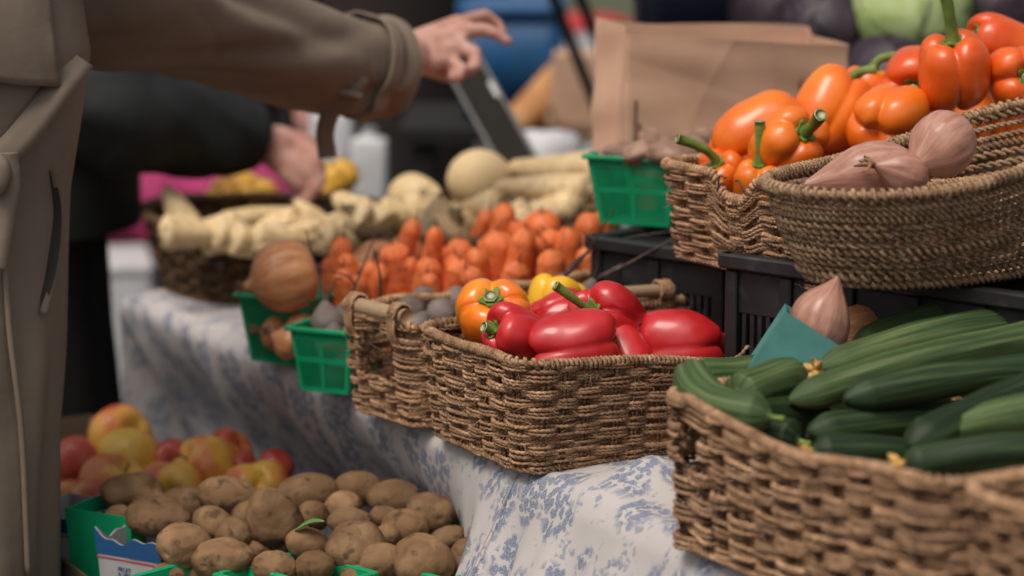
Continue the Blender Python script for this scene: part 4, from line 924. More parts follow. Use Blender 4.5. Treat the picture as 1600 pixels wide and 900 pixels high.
# carrots and parsnips
def rootveg(name, label, tip, base, r, mat, seed, cat, group, crown=False, blunt=.45, curve=None):
    tip, base = np.asarray(tip, float), np.asarray(base, float); c = (tip+base)/2; r_ = np.random.default_rng(seed); n = 40; u = np.linspace(0, 1, n)
    cv = r_.normal(size=3)*.004 if curve is None else np.asarray(curve)
    P = base+(tip-base)*u[:, None]+cv*np.sin(np.pi*u)[:, None]-c
    prof = (1-u*(1-blunt))*np.minimum(1, np.clip((1-u)/.10, 0, 1)**.5+.02)*np.clip(u/.07, 0.02, 1)**.42
    w = Wob(seed, 10, 1.0)
    ring = 1+.012*np.sin(u*60+seed)+.012*np.sin(u*141+seed*2)+.02*np.sin(u*9+seed)
    o = thing(name, label, cat, c, group=group); m = MB(); tube(m, P, r*prof*ring, 18, disp=lambda s, an: 1+.03*np.sin(an*2+s*20+seed)+.012*np.sin(5*an+s*130)); m.build('flesh', M[mat], o)
    if crown:
        d = unit(P[0]-P[2]); m = MB(); tube(m, [P[0]-d*.002, P[0]+d*.004, P[0]+d*.007], [r*.40, r*.34, r*.15], 14)
        for k in range(5): q = P[0]+r_.normal(size=3)*r*.25; tube(m, [q, q+d*.010+r_.normal(size=3)*.002], [.004, .0025], 6)
        m.build('crown', M['parsnip_top'], o)
    else:
        m = MB(); d = unit(P[-1]-P[-3]); tube(m, spline([P[-1]-d*.001, P[-1]+d*.004, P[-1]+d*.010+r_.normal(size=3)*.003], 6), np.linspace(.0016, .0005, 6), 6); m.build('root_tip', M['root'], o)
    return o
# tip px, tip py, base px, base py, depth, half width px
CR = [(537, 380, 545, 520, 3.30, 19), (536, 428, 540, 540, 3.24, 21), (512, 412, 516, 520, 3.38, 12), (650, 352, 630, 480, 3.42, 17), (682, 364, 655, 490, 3.36, 17), (612, 392, 620, 500, 3.34, 26), (583, 418, 592, 500, 3.30, 17), (640, 412, 640, 500, 3.32, 14),
      (712, 408, 700, 500, 3.36, 20), (668, 438, 705, 470, 3.22, 15), (745, 398, 735, 500, 3.26, 22), (790, 328, 745, 430, 3.50, 21), (765, 338, 740, 440, 3.54, 14), (778, 372, 790, 490, 3.32, 30), (822, 366, 838, 500, 3.28, 22), (845, 342, 885, 470, 3.40, 32), (805, 355, 815, 470, 3.44, 20),
      (888, 365, 905, 500, 3.32, 24), (918, 342, 925, 480, 3.42, 24), (942, 338, 950, 450, 3.46, 18), (728, 430, 760, 520, 3.2, 20), (810, 420, 800, 520, 3.22, 24), (862, 400, 870, 520, 3.24, 24), (690, 395, 690, 500, 3.45, 14), (855, 372, 850, 480, 3.5, 20), (560, 440, 575, 530, 3.22, 15)]
_rc = np.random.default_rng(9)
for _i in range(22):
    _x = _rc.uniform(505, 945); _y = np.interp(_x, [500, 650, 700, 800, 950], [420, 395, 400, 368, 372])+_rc.uniform(-14, 34); CR.append((_x, _y, _x+_rc.normal()*55, _y+95, _rc.uniform(3.26, 3.5), _rc.uniform(15, 24)))
CR.sort()
for i, (tx, ty, bx, by, Y, hw) in enumerate(CR):
    rootveg('carrot', f'orange carrot, {ordinal(i+1)} from the left among the heaped carrot tips', py_(tx, ty-12, Y-.01), py_(bx+_rc.normal()*16, by+25, Y+.03), hw*Y/FPX*1.46, 'carrot', 600+i, 'carrot', 'carrots standing in the middle of the table', blunt=.56)
PSN = [(258, 292, 300, 372, 3.86, 26, 0, 'pale parsnip standing upright at the left rim of the round basket'), (400, 380, 315, 372, 3.72, 24, 1, 'parsnip lying with its brown crown to the left of the round basket'), (470, 330, 345, 352, 3.84, 17, 0, 'thin parsnip lying along the back of the round basket'), (445, 400, 360, 372, 3.68, 22, 0, 'short parsnip on the front rim of the round basket'),
       (505, 350, 400, 395, 3.66, 22, 1, 'parsnip lying behind the brown onion'), (520, 305, 600, 365, 3.72, 30, 1, 'thick parsnip pointing up to the left by the hand'), (500, 390, 540, 355, 3.62, 24, 0, 'stubby parsnip behind the brown onion'), (460, 315, 520, 372, 3.80, 18, 0, 'slim parsnip leaning under the hand'), (605, 385, 500, 365, 3.60, 20, 0, 'parsnip lying across the right of the round basket'),
       (590, 400, 545, 330, 3.70, 30, 1, 'fat parsnip with a dark crown facing right'), (420, 345, 445, 380, 3.75, 20, 1, 'parsnip crown in the middle of the round basket'), (560, 330, 480, 380, 3.78, 22, 0, 'parsnip buried in the round basket, nearest the turnips'),
       (630, 420, 712, 338, 3.62, 34, 1, 'big parsnip with its hollow crown towards the camera'), (790, 262, 960, 268, 3.80, 30, 0, 'long parsnip lying highest, pointing left'), (770, 292, 925, 300, 3.72, 24, 0, 'long parsnip lying under the highest one'), (790, 340, 905, 320, 3.70, 22, 1, 'parsnip in the shade under the long ones'), (690, 345, 782, 322, 3.66, 24, 1, 'short parsnip above the carrots'), (870, 345, 800, 345, 3.62, 18, 0, 'small parsnip behind the carrot tips'),
       (640, 350, 660, 300, 3.78, 26, 0, 'pale parsnip between the turnips')]
_rp = np.random.default_rng(21); _pl = ['at the back left', 'at the left front', 'left of the centre', 'at the centre back', 'in the very centre', 'right of the centre', 'at the right back', 'at the right front']
for _i in range(8):
    _x, _y = 300+_i*36+_rp.normal()*8, 368+_rp.uniform(-22, 14); _t = _rp.uniform(-.5, .5)+math.pi*(_i % 2); PSN.append((_x+62*math.cos(_t), _y+22*math.sin(_t), _x-55*math.cos(_t), _y-18*math.sin(_t), 3.74+_rp.uniform(-.08, .10), _rp.uniform(20, 26), 0, 'parsnip filling the round basket, '+_pl[_i]))
_pr = ['under the large turnip', 'left of the large turnip', 'right of the large turnip', 'near the green box of roots', 'above the tallest carrots', 'at the back by the paper bag']
for _i in range(6):
    _x, _y = 640+_i*50+_rp.normal()*8, 352-_i*6+_rp.uniform(-12, 14); _t = _rp.uniform(-.6, .6)+math.pi*(_i % 2); PSN.append((_x+70*math.cos(_t), _y+30*math.sin(_t), _x-60*math.cos(_t), _y-24*math.sin(_t), 3.70+_rp.uniform(-.06, .1), _rp.uniform(20, 26), 0, 'parsnip filling the turnip basket, '+_pr[_i]))
for i, (tx, ty, bx, by, Y, hw, cr, lb) in enumerate(PSN):
    rootveg('parsnip', lb, py_(tx, ty, Y+.02), py_(bx, by, Y-.03), hw*Y/FPX*1.3, 'parsnip', 700+i, 'parsnip', 'parsnips in the far baskets', crown=bool(cr), blunt=.30)
def turnip(label, p, R, seed):
    o = thing('turnip', label, 'turnip', p, group='turnips in the far basket'); m = MB(); blob(m, (0, 0, 0), (R, R, R*.92), np.eye(3), seed, .03, 1.3, 4); m.build('flesh', M['parsnip'], o)
    m = MB(); tube(m, spline([[R*.8, .1*R, -.1*R], [R*1.1, .2*R, -.2*R], [R*1.4, .2*R, -.4*R]], 8), np.linspace(R*.3, R*.05, 8), 10); m.build('tap_root', M['parsnip'], o)
turnip('large round pale turnip highest in the far basket', py_(750, 282, 3.82), .053, 750); turnip('round pale turnip left of the largest one', py_(645, 308, 3.86), .042, 751); turnip('turnip hidden under the large one', py_(740, 345, 3.85), .048, 752)

# ------------------------------------------------------------------ green berry boxes
def berry_box(label, c, w, h, rotz, tilt=(0, 0), group='green plastic berry boxes', wb=.78):
    o = thing('berry_box', label, 'berry box', c, (tilt[0], tilt[1], rotz), group); m = MB(); sl = MB(); t = .0016
    def P(side, x, z):                                       # x -1..1 along a side, z 0..h
        hw = (w/2)*(wb+(1-wb)*z/h); a = side*math.pi/2; X, Y = x*hw, -hw; return np.array([X*math.cos(a)-Y*math.sin(a), X*math.sin(a)+Y*math.cos(a), z]), np.array([math.sin(a), -math.cos(a), 0])
    def strip(mb, side, x0, x1, z0, z1, th=t):
        q = [];
        for x, z in ((x0, z0), (x1, z0), (x1, z1), (x0, z1)):
            p, n_ = P(side, x, z); q += [p+n_*th*.5, p-n_*th*.5]
        q = np.array(q); mb.add(q, [[0, 2, 4, 6], [1, 7, 5, 3], [0, 1, 3, 2], [2, 3, 5, 4], [4, 5, 7, 6], [6, 7, 1, 0]])
    for s in range(4):
        for x0, x1 in ((-1, -.86), (.86, 1), (-.07, .07)): strip(m, s, x0, x1, 0, h-.004, .0022)
        for z0, z1 in ((0, .006), (h*.46, h*.54), (h-.016, h-.003)): strip(m, s, -1, 1, z0, z1, .0026)
        for i in range(13):
            for sg in (-1, 1):
                x = sg*(.12+i*.058); strip(sl, s, x-.0115, x+.0115, .004, h-.014)
    m.build('frame', M['green_pl'], o, False); sl.build('lattice', M['green_pl'], o, False)['kind'] = 'stuff'
    rm = MB(); hw = w/2+.002; k = .010
    for s in range(4):
        a = s*math.pi/2; R3 = np.eye(4); R3[:3, :3] = np.array(Matrix.Rotation(a, 3, 'Z')); box(rm, (-hw-.004, -hw-.005, h-.005), (hw-.0045, -hw+.003, h+.001), .0012, R3)
    rm.build('rim', M['green_pl'], o, False)
    bm_ = MB(); hb = w/2*wb-.001; box(bm_, (-hb, -hb, .0005), (hb, hb, .002)); bm_.build('base', M['green_pl'], o, False); return o
berry_box('green berry box under the brown onion at the table edge', (*pz(462, 566, TZ)[:2], TZ+.006), .112, .096, ROTE+.55)
berry_box('green berry box of beets beside the seagrass basket', (*pz(528, 612, TZ)[:2], TZ+.006), .090, .086, ROTE+.62)
gp = pz(1012, 352, UZ)[:2]; berry_box('green berry box of knobbly roots on the black crate', (gp[0], gp[1], UZ+.007), .128, .094, -.42)
for i, (x, y, w) in enumerate(((322, 905, .125), (462, 898, .125), (700, 872, .13))):
    p = pz(x, y, BZ+.09)[:2]; berry_box('green berry box under the front potatoes, '+ordinal(i+1)+' from the left', (*p, BZ+.004), w, .088, ROTE+.3)
# knobbly roots
for i, (x, y, Y, r) in enumerate(((985, 238, 3.27, .016), (1030, 225, 3.31, .018), (1052, 232, 3.28, .015), (1010, 240, 3.22, .016), (1082, 222, 3.36, .018), (1066, 242, 3.24, .014), (1040, 242, 3.20, .014), (1092, 238, 3.30, .016), (960, 244, 3.28, .013))):
    p = py_(x, y, Y); m = MB(); r_ = np.random.default_rng(800+i); v, f = ico(3)
    ax = unit([r_.normal(), r_.normal()*.5, r_.normal()*.3]); nb = [unit(r_.normal(size=3)) for _ in range(6)]
    d = 1+sum(.36*np.exp(-((np.arccos(np.clip(v @ b, -1, 1))/.42)**2)) for b in nb)
    m.add((v*d[:, None]*r*1.22*np.array([1, .85, .8])+ax*(v @ ax)[:, None]*r*.7)+p, None, f); q = m.build('knobbly_root', M['ginger'], loc=tuple(p))
    tag(q, f'knobbly brown root, {ordinal(i+1)} of those heaped in the upper green box counting from the camera', 'root', 'knobbly roots in the upper green box')
names = sorted([o for o in COL.objects if o.name.startswith('knobbly_root')], key=lambda o: project(o.location)[0])
for i, o in enumerate(names): o['label'] = f'knobbly brown root, {ordinal(i+1)} from the left in the upper green box'

# ------------------------------------------------------------------ cartons and paper bag
def carton(name, label, c, w, d, h, rot, mats, flare=.0, ragged=0.0, cat='carton'):
    o = thing(name, label, cat, c, rot); t = .0022
    for s, L in ((0, w), (1, d), (2, w), (3, d)):
        off = (d if s % 2 == 0 else w)/2; a = s*math.pi/2; R3 = np.array(Matrix.Rotation(a, 3, 'Z')); n = 40; m = MB()
        x = np.linspace(-L/2, L/2, n); u = x/L*2; zt = h+ragged*(.006*np.sin(x*90+s)+.004*np.sin(x*210+s*2)+.012*np.abs(u)**3)
        for q, (z0, z1) in enumerate(((0, 1),)):
            zz = np.linspace(0, 1, 10); X, Z = np.meshgrid(x, zz, indexing='ij'); ZZ = Z*zt[:, None]
            for sg in (0, 1):
                V = np.stack([X*(1-flare*(1-Z)), -(off-sg*t)*(1-flare*(1-Z)), ZZ], -1); m.add(V.reshape(-1, 3) @ R3.T, gridq(n, 10)[:, ::(-1 if sg else 1)])
            T = np.stack([np.stack([x, np.full(n, -off), zt], -1), np.stack([x, np.full(n, -off+t), zt], -1)], 1); m.add(T.reshape(-1, 3) @ R3.T, gridq(n, 2))
        p = m.build('side_panel', mats[0], o, True)
        if len(mats) > 1:                                     # printed bands, 1 mm proud
            def band(z0, z1, mt, nm, xa=-1, xb=1, zf=None):
                mm = MB(); xx = np.linspace(xa*L/2, xb*L/2, 24); zA = np.interp(xx, x, zt)
                lo = (h*z0)*np.ones(24); hi = zA if z1 is None else h*z1*np.ones(24)
                V = np.stack([np.stack([xx*(1-flare*(1-lo/h)), -(off+.0006)*(1-flare*(1-lo/h)), lo], -1), np.stack([xx*(1-flare*(1-hi/h)), -(off+.0006)*(1-flare*(1-hi/h)), hi], -1)], 1)
                mm.add(V.reshape(-1, 3) @ R3.T, gridq(24, 2)); mm.build(nm, mt, p)
            band(.80, None, mats[1], 'blue_band'); band(.75, .77, mats[2], 'red_line')
            band(.05, .42, mats[2], 'red_print', .25, .8); band(.08, .39, M['blackcloth'], 'dark_print', .3, .4)
            for row, (txt, sz, zf, xf) in enumerate((('FRUIT', .0075, .62, -.35), ('& VEG', .0075, .55, -.35), ('M', .026, .25, -.55))):
                cu = bpy.data.curves.new('print_text', 'FONT'); cu.body = txt; cu.size = sz; cu.extrude = .0002; tt = bpy.data.objects.new('tmp', cu); COL.objects.link(tt)
                bpy.context.view_layer.update(); me = bpy.data.meshes.new_from_object(tt.evaluated_get(bpy.context.evaluated_depsgraph_get())); bpy.data.objects.remove(tt)
                to = bpy.data.objects.new('print_text', me); COL.objects.link(to); me.materials.clear(); me.materials.append(M['carton_blue'])
                to.parent = p; sh = (1-flare*(1-zf)); q = np.array([xf*L/2, -(off+.0008)*sh-.0004, h*zf]) @ R3.T
                to.location = tuple(q); to.rotation_euler = Matrix(np.array(R3 @ np.array(Matrix.Rotation(math.pi/2, 3, 'X'))).tolist()).to_euler()
    m = MB(); box(m, (-w/2*(1-flare)+.001, -d/2*(1-flare)+.001, .0005), (w/2*(1-flare)-.001, d/2*(1-flare)-.001, .003)); m.build('base', mats[0], o, False)
    return o
carton('teal_carton', 'teal cardboard punnet tipped over behind the cucumbers, holding a shallot', py_(1243, 556, 2.535)-np.array([.53, 0, .85])*.038, .076, .070, .076, (math.radians(-4), math.radians(32), math.radians(-8)), [M['teal']])
q = pz(208, 900, BZ+.02)[:2]
cart = carton('printed_carton', 'white fruit carton with a blue band and red line under the leftmost potatoes', (*pz(238, 838, BZ+.1)[:2], BZ+.004), .100, .095, .100, (0, 0, ROTE+.55), [M['carton_white'], M['carton_blue'], M['carton_red']], flare=.12, ragged=.6)
carton('printed_carton', 'shaded fruit carton beside the taupe coat', (*pz(112, 790, BZ+.1)[:2], BZ+.004), .10, .10, .095, (0, 0, ROTE+.5), [M['carton_white'], M['carton_blue'], M['carton_red']], flare=.1)
carton('green_carton', 'green carton wall showing left of the printed fruit carton', (*pz(190, 806, BZ+.1)[:2], BZ+.004), .10, .10, .112, (0, 0, ROTE+.6), [M['green_pl']], flare=.12)

def paper_bag():
    Yb = 3.40; a, b = py_(975, 300, Yb-.03), py_(1322, 300, Yb+.05); w = np.linalg.norm((b-a)[:2]); d = .165; h = .258; ex = unit((b-a)[:2]); ey = np.array([-ex[1], ex[0]])
    c = (a+b)[:2]/2+ey*d/2
    o = thing('paper_bag', 'open brown paper grocery bag standing behind the orange peppers', 'bag', (*c, UZ+.006), (0, 0, math.atan2(ex[1], ex[0])))
    lp_ = round_rect(w, d, .004); n = 300; S = np.arange(n)*lp_.L/n; P, nr = lp_.at(S); nz_ = 46; Z = np.linspace(0, 1, nz_)
    wb_ = Wob(77, 9, 14); wb2 = Wob(78, 9, 40)
    def surf(inn):
        V = np.zeros((n, nz_, 3))
        for j, z in enumerate(Z):
            p = P.copy(); side = np.abs(P[:, 0]) > w/2-.006
            k = np.where(side, 1-np.abs(P[:, 1])/(d/2), 0)                         # gusset fold goes inwards higher up
            p[:, 0] -= np.sign(P[:, 0])*k*.028*z
            q3 = np.concatenate([p, np.full((n, 1), z*.27)], 1); cre = sum(hh_*np.exp(-np.abs(q3[:, 0]*ca+q3[:, 2]*sa-oo)/.007) for ca, sa, oo, hh_ in ((.9, .43, -.02, .005), (.75, -.66, .02, -.005), (.98, .2, .09, .004), (.3, .95, .17, -.004), (.9, -.4, -.12, .004)))*(P[:, 1] < 0)
            qv = q3*np.array([1, 1, .3]); off = .0030*wb_(qv)*z+.0014*wb2(q3)+.003*np.abs(wb_(qv*.6+3))*z+.35*cre*z
            p = p+nr*(off-inn)[:, None]
            p[:, 1] += -.015*z*z*(P[:, 1] < 0)*np.cos(P[:, 0]/w*2.6)
            fr_ = np.clip(.5-P[:, 1]/d, 0, 1); sag = (.012*(P[:, 0]/w+.5)+fr_*(.008+.014*sstep(-.1, .35, P[:, 0]/w)))*z
            V[:, j] = np.concatenate([p, (z*h-sag+.004*wb_(q3*1.5)*z**6)[:, None]], 1)
        return V
    m = MB(); m.add(surf(0).reshape(-1, 3), gridq(n, nz_, True)); m.add(surf(.0012).reshape(-1, 3), gridq(n, nz_, True)[:, ::-1])
    So, Si = surf(0)[:, -1], surf(.0012)[:, -1]; m.add(np.stack([So, Si], 1).reshape(-1, 3), gridq(n, 2, True))
    m.build('paper_wall', M['paper'], o)
    m = MB(); box(m, (-w/2+.004, -d/2+.004, .0005), (w/2-.004, d/2-.004, .002)); m.build('base', M['paper'], o, False)
    # faint vertical print, two columns of small marks on the left panel and a block at the right
    m = MB(); r_ = np.random.default_rng(5)
    SV = surf(-.0008)
    def mark(xc, zc, ww, hh):
        f = np.argmin(np.where(P[:, 1] < -d/2+.001, abs(P[:, 0]-xc), 9)); q = SV[f, int(np.clip(zc, 0, .97)*(nz_-1))]
        box(m, (q[0]-ww/2, q[1]-.0012, q[2]-hh/2), (q[0]+ww/2, q[1]-.0004, q[2]+hh/2))
    for k in range(16): mark(-w*.455, .30+.022*k, .004, r_.uniform(.0025, .0045))
    for k in range(10): mark(-w*.435, .30+.022*k, .004, r_.uniform(.0025, .0045))
    for k in range(14): mark(w*.26+.0045*(k % 2), .60+.016*k, .0035, .003)
    pm = m.build('faint_print', M['paper_ink'], o, False); pm['kind'] = 'stuff'
paper_bag()

tr = thing('shallow_tray', 'shallow brown cardboard tray under the heap of potatoes and apples', 'tray', (*C0, BZ+.003)); Mt2 = Mt.copy(); Mt2[2, 3] = BZ+.003; tr.matrix_world = Matrix(Mt2.tolist())
for lo, hi, nm in (((.10, -.40, 0), (.95, -.10, .004), 'base'), ((.10, -.40, .0045), (.95, -.396, .05), 'side_panel'), ((.10, -.104, .0045), (.95, -.10, .05), 'side_panel'), ((.10, -.3955, .0045), (.104, -.1045, .05), 'side_panel'), ((.946, -.3955, .0045), (.95, -.1045, .05), 'side_panel')):
    m = MB(); box(m, lo, hi); m.build(nm, M['carton_in'], tr, False)

# ------------------------------------------------------------------ cabbages on crates at the back
def cabbage(label, p, R, mat, seed, group):
    o = thing('cabbage', label, 'cabbage', p, group=group); r_ = np.random.default_rng(seed); m = MB(); blob(m, (0, 0, 0), (R*.93,)*3, np.eye(3), seed, .02, 1.3, 4); m.build('heart', M[mat], o)
    for k in range(7):
        A = rot_to(unit([r_.normal(), r_.normal()-.5, r_.normal()*.5+.3]), r_.uniform(0, 6)); nr_, na = 14, 40; an = np.linspace(0, 2*np.pi, na, endpoint=False); V = []
        w = Wob(seed*7+k, 8, 3)
        for i in range(nr_):
            ph = (i+.2)/nr_*1.15; x = np.stack([np.sin(ph)*np.cos(an), np.sin(ph)*np.sin(an), np.cos(ph)+0*an], -1)
            rad = R*(.955+.012*(k % 3)+.012*w(x)+.05*(i/nr_)**6*(1+.5*np.sin(an*6))+.008*np.cos(an*2)*np.exp(-(np.sin(an)*8)**2)+.012*np.exp(-(np.sin(an)*np.sin(ph)*12)**2)); V.append(x*rad[:, None])
        mm = MB(); mm.add(np.vstack(V) @ A.T, gridq(nr_, na, False, True)); lf = mm.build('leaf', M[mat], o); s = lf.modifiers.new('s', 'SOLIDIFY'); s.thickness = .0012
cabbage('pale green cabbage above the orange peppers', py_(1424, 16, 4.0), .102, 'cabbage', 901, 'cabbages at the back')
cabbage('dark red cabbage between the bag and the green cabbage', py_(1290, 55, 4.05), .095, 'redcab', 902, 'cabbages at the back')
cabbage('red cabbage just behind the orange peppers under the green cabbage', py_(1388, 138, 3.80), .086, 'redcab', 903, 'cabbages at the back')
cabbage('red cabbage at the top right corner', py_(1560, 20, 4.05), .095, 'redcab', 904, 'cabbages at the back')
cabbage('red cabbage behind the top of the paper bag', py_(1215, 25, 4.15), .085, 'redcab', 905, 'cabbages at the back')
# ------------------------------------------------------------------ people
def capsule(mb, p0, r0, p1, r1, n=16):
    p0, p1 = np.asarray(p0, float), np.asarray(p1, float); d = p1-p0; L = np.linalg.norm(d)+1e-9; d /= L
    u = [p0-d*r0*c for c in (.98, .8, .45)]+[p0+d*L*t for t in (0, .25, .5, .75, 1)]+[p1+d*r1*c for c in (.45, .8, .98)]
    R = [r0*math.sqrt(max(0, 1-c*c)) for c in (.98, .8, .45)]+[r0+(r1-r0)*t for t in (0, .25, .5, .75, 1)]+[r1*math.sqrt(1-c*c) for c in (.45, .8, .98)]
    tube(mb, np.array(u), np.array(R), n)
def fuse(name, mb, mat, parent, voxel=.006, smooth=6, loc=None):
    """one continuous surface from overlapping limbs"""
    me = mb.mesh('tmp'); o = bpy.data.objects.new('tmp', me); COL.objects.link(o)
    rm = o.modifiers.new('r', 'REMESH'); rm.mode = 'VOXEL'; rm.voxel_size = voxel; rm.use_smooth_shade = True
    sm_ = o.modifiers.new('s', 'SMOOTH'); sm_.iterations = smooth; sm_.factor = .5
    bpy.context.view_layer.update(); ev = o.evaluated_get(bpy.context.evaluated_depsgraph_get()); nm = bpy.data.meshes.new_from_object(ev); bpy.data.objects.remove(o)
    nm.name = name; q = bpy.data.objects.new(name, nm); COL.objects.link(q); nm.materials.clear(); nm.materials.append(mat)
    for p in nm.polygons: p.use_smooth = True
    if parent is not None: q.parent = parent; q.matrix_parent_inverse = Matrix.Translation(-Vector(parent.location))
    return q
def part(mb, name, mat, parent, smooth=True):
    o = mb.build(name, mat, parent, smooth); o.matrix_parent_inverse = Matrix.Translation(-Vector(parent.location)); return o
def head(mb, c, f, s=1.0):
    """head with face at c looking along f (capsules only)"""
    c = np.asarray(c, float); f = unit(f); sd = np.cross(f, [0, 0, 1]); up = np.array([0, 0, 1.])
    v, fa = ico(3); P = v*np.array([.078, .096, .115])*s; A = np.stack([sd, f, up], 1); mb.add(P @ A.T+c, None, fa)
    capsule(mb, c+f*.055*s-up*.055*s, .045*s, c+f*.05*s-up*.075*s, .036*s)                       # jaw
    capsule(mb, c+f*.093*s+up*.012*s, .008*s, c+f*.108*s-up*.022*s, .013*s)                      # nose
    capsule(mb, c+f*.084*s-up*.055*s-sd*.018*s, .009*s, c+f*.084*s-up*.055*s+sd*.018*s, .009*s)  # lips
    for g_ in (-1, 1):
        capsule(mb, c+sd*g_*.076*s+up*.015*s, .013*s, c+sd*g_*.077*s-up*.02*s, .010*s)            # ears
        capsule(mb, c+f*.080*s+sd*g_*.018*s+up*.028*s, .010*s, c+f*.076*s+sd*g_*.045*s+up*.026*s, .009*s)  # brows
def hair(c, f, parent, s=1.0, long=.0):
    c = np.asarray(c, float); f = unit(f); mb = MB(); v, fa = ico(3); sd = np.cross(f, [0, 0, 1]); A = np.stack([sd, f, [0, 0, 1]], 1)
    P = v*np.array([.088, .104, .122])*s; k = (v[:, 1] > .45) & (v[:, 2] < .45); P[k] *= .82; low = v[:, 2] < -.4; P[low & ~k, 2] -= long; P[low & ~k] *= np.array([1, .9, 1]) if long else np.array([.8, .8, .9])
    mb.add(P @ A.T+c-f*.012*s+np.array([0, 0, .012*s]), None, fa); return part(mb, 'hair', M['hair'], parent)
def fingers(mb, chains):
    for pts, r0, r1 in chains:
        rs = np.linspace(r0, r1, len(pts))
        for i in range(len(pts)-1): capsule(mb, pts[i], rs[i], pts[i+1], rs[i+1], 12)
def loft(mb, rings, n=72, folds=None, cap=False):
    """rings: (cx, cy, z, ax, ay, rot)"""
    k = len(rings); an = np.linspace(0, 2*np.pi, n, endpoint=False); V = np.zeros((k, n, 3))
    for i, (cx, cy, z, ax, ay, ro) in enumerate(rings):
        f = 1.0 if folds is None else folds(an, z)
        x, y = ax*np.cos(an)*f, ay*np.sin(an)*f
        V[i] = np.stack([cx+x*math.cos(ro)-y*math.sin(ro), cy+x*math.sin(ro)+y*math.cos(ro), np.full(n, z)], -1)
    mb.add(V.reshape(-1, 3), gridq(k, n, False, True)); return V
def resample(rings, k):
    r = np.asarray(rings, float); u = np.linspace(0, len(r)-1, k); return [tuple(np.interp(u, range(len(r)), r[:, j])[i] for j in range(6)) for i in range(k)]
def sleeve(mb, pts, R, n=56, k=120, seed=0, fold=.05, thick=.004, sy=1.0, fr=3.0, lowbag=0.0):
    P = spline(pts, k); u = np.linspace(0, 1, k); Rr = np.interp(u, np.linspace(0, 1, len(R)), R); T, U, B = frames(P); an = np.linspace(0, 2*np.pi, n, endpoint=False); w = Wob(seed, 7, 1.0)
    rg_ = np.random.default_rng(seed+50); rs_ = min(1.0, float(np.mean(Rr))/.085)
    RG = [(rg_.uniform(0, 6.28), rg_.normal()*3.0, rg_.uniform(.16, .34), rg_.uniform(.1, .95), rg_.uniform(.12, .32), rg_.uniform(.006, .015)*(1 if j % 3 else -1)) for j in range(16)]
    V = np.zeros((k, n, 3))
    for i in range(k):
        q = np.stack([np.cos(an)*1.3, np.sin(an)*1.3, np.full(n, u[i]*fr*4)], -1); diag = np.sin(u[i]*fr*9+2.2*np.cos(an+.7)+1.5*w(q)); diag = np.sign(diag)*np.abs(diag)**.6*.7-.5*np.exp(-(diag/.22)**2)*(.5+.5*np.cos(an-2.2))
        env = min(1, u[i]/.1)*min(1, (1-u[i])/.12)
        f = 1+env*fold*(diag*(.6+.4*np.cos(an*1+2))+.7*w(q*1.7))
        ridge = sum(hj*np.exp(-((((an-aj-sj*u[i]+np.pi) % (2*np.pi))-np.pi)/wj)**2)*math.exp(-((u[i]-cj)/lj)**2) for aj, sj, wj, cj, lj, hj in RG)
        rad = Rr[i]*f+ridge*env*rs_
        V[i] = P[i]+(rad*np.cos(an))[:, None]*U[i]+(sy*rad*np.sin(an))[:, None]*B[i]
    mb.add(V.reshape(-1, 3), gridq(k, n, False, True)[:, ::-1])
    ins = P[-14:, None]+(V[-14:]-P[-14:, None])*(1-thick/Rr[-1]); mb.add(ins[::-1].reshape(-1, 3), gridq(14, n, False, True)[:, ::-1])
    lipv = np.stack([V[-1], ins[-1]], 0); mb.add(lipv.reshape(-1, 3), gridq(2, n, False, True)[:, ::-1])
    return P, U, B, V

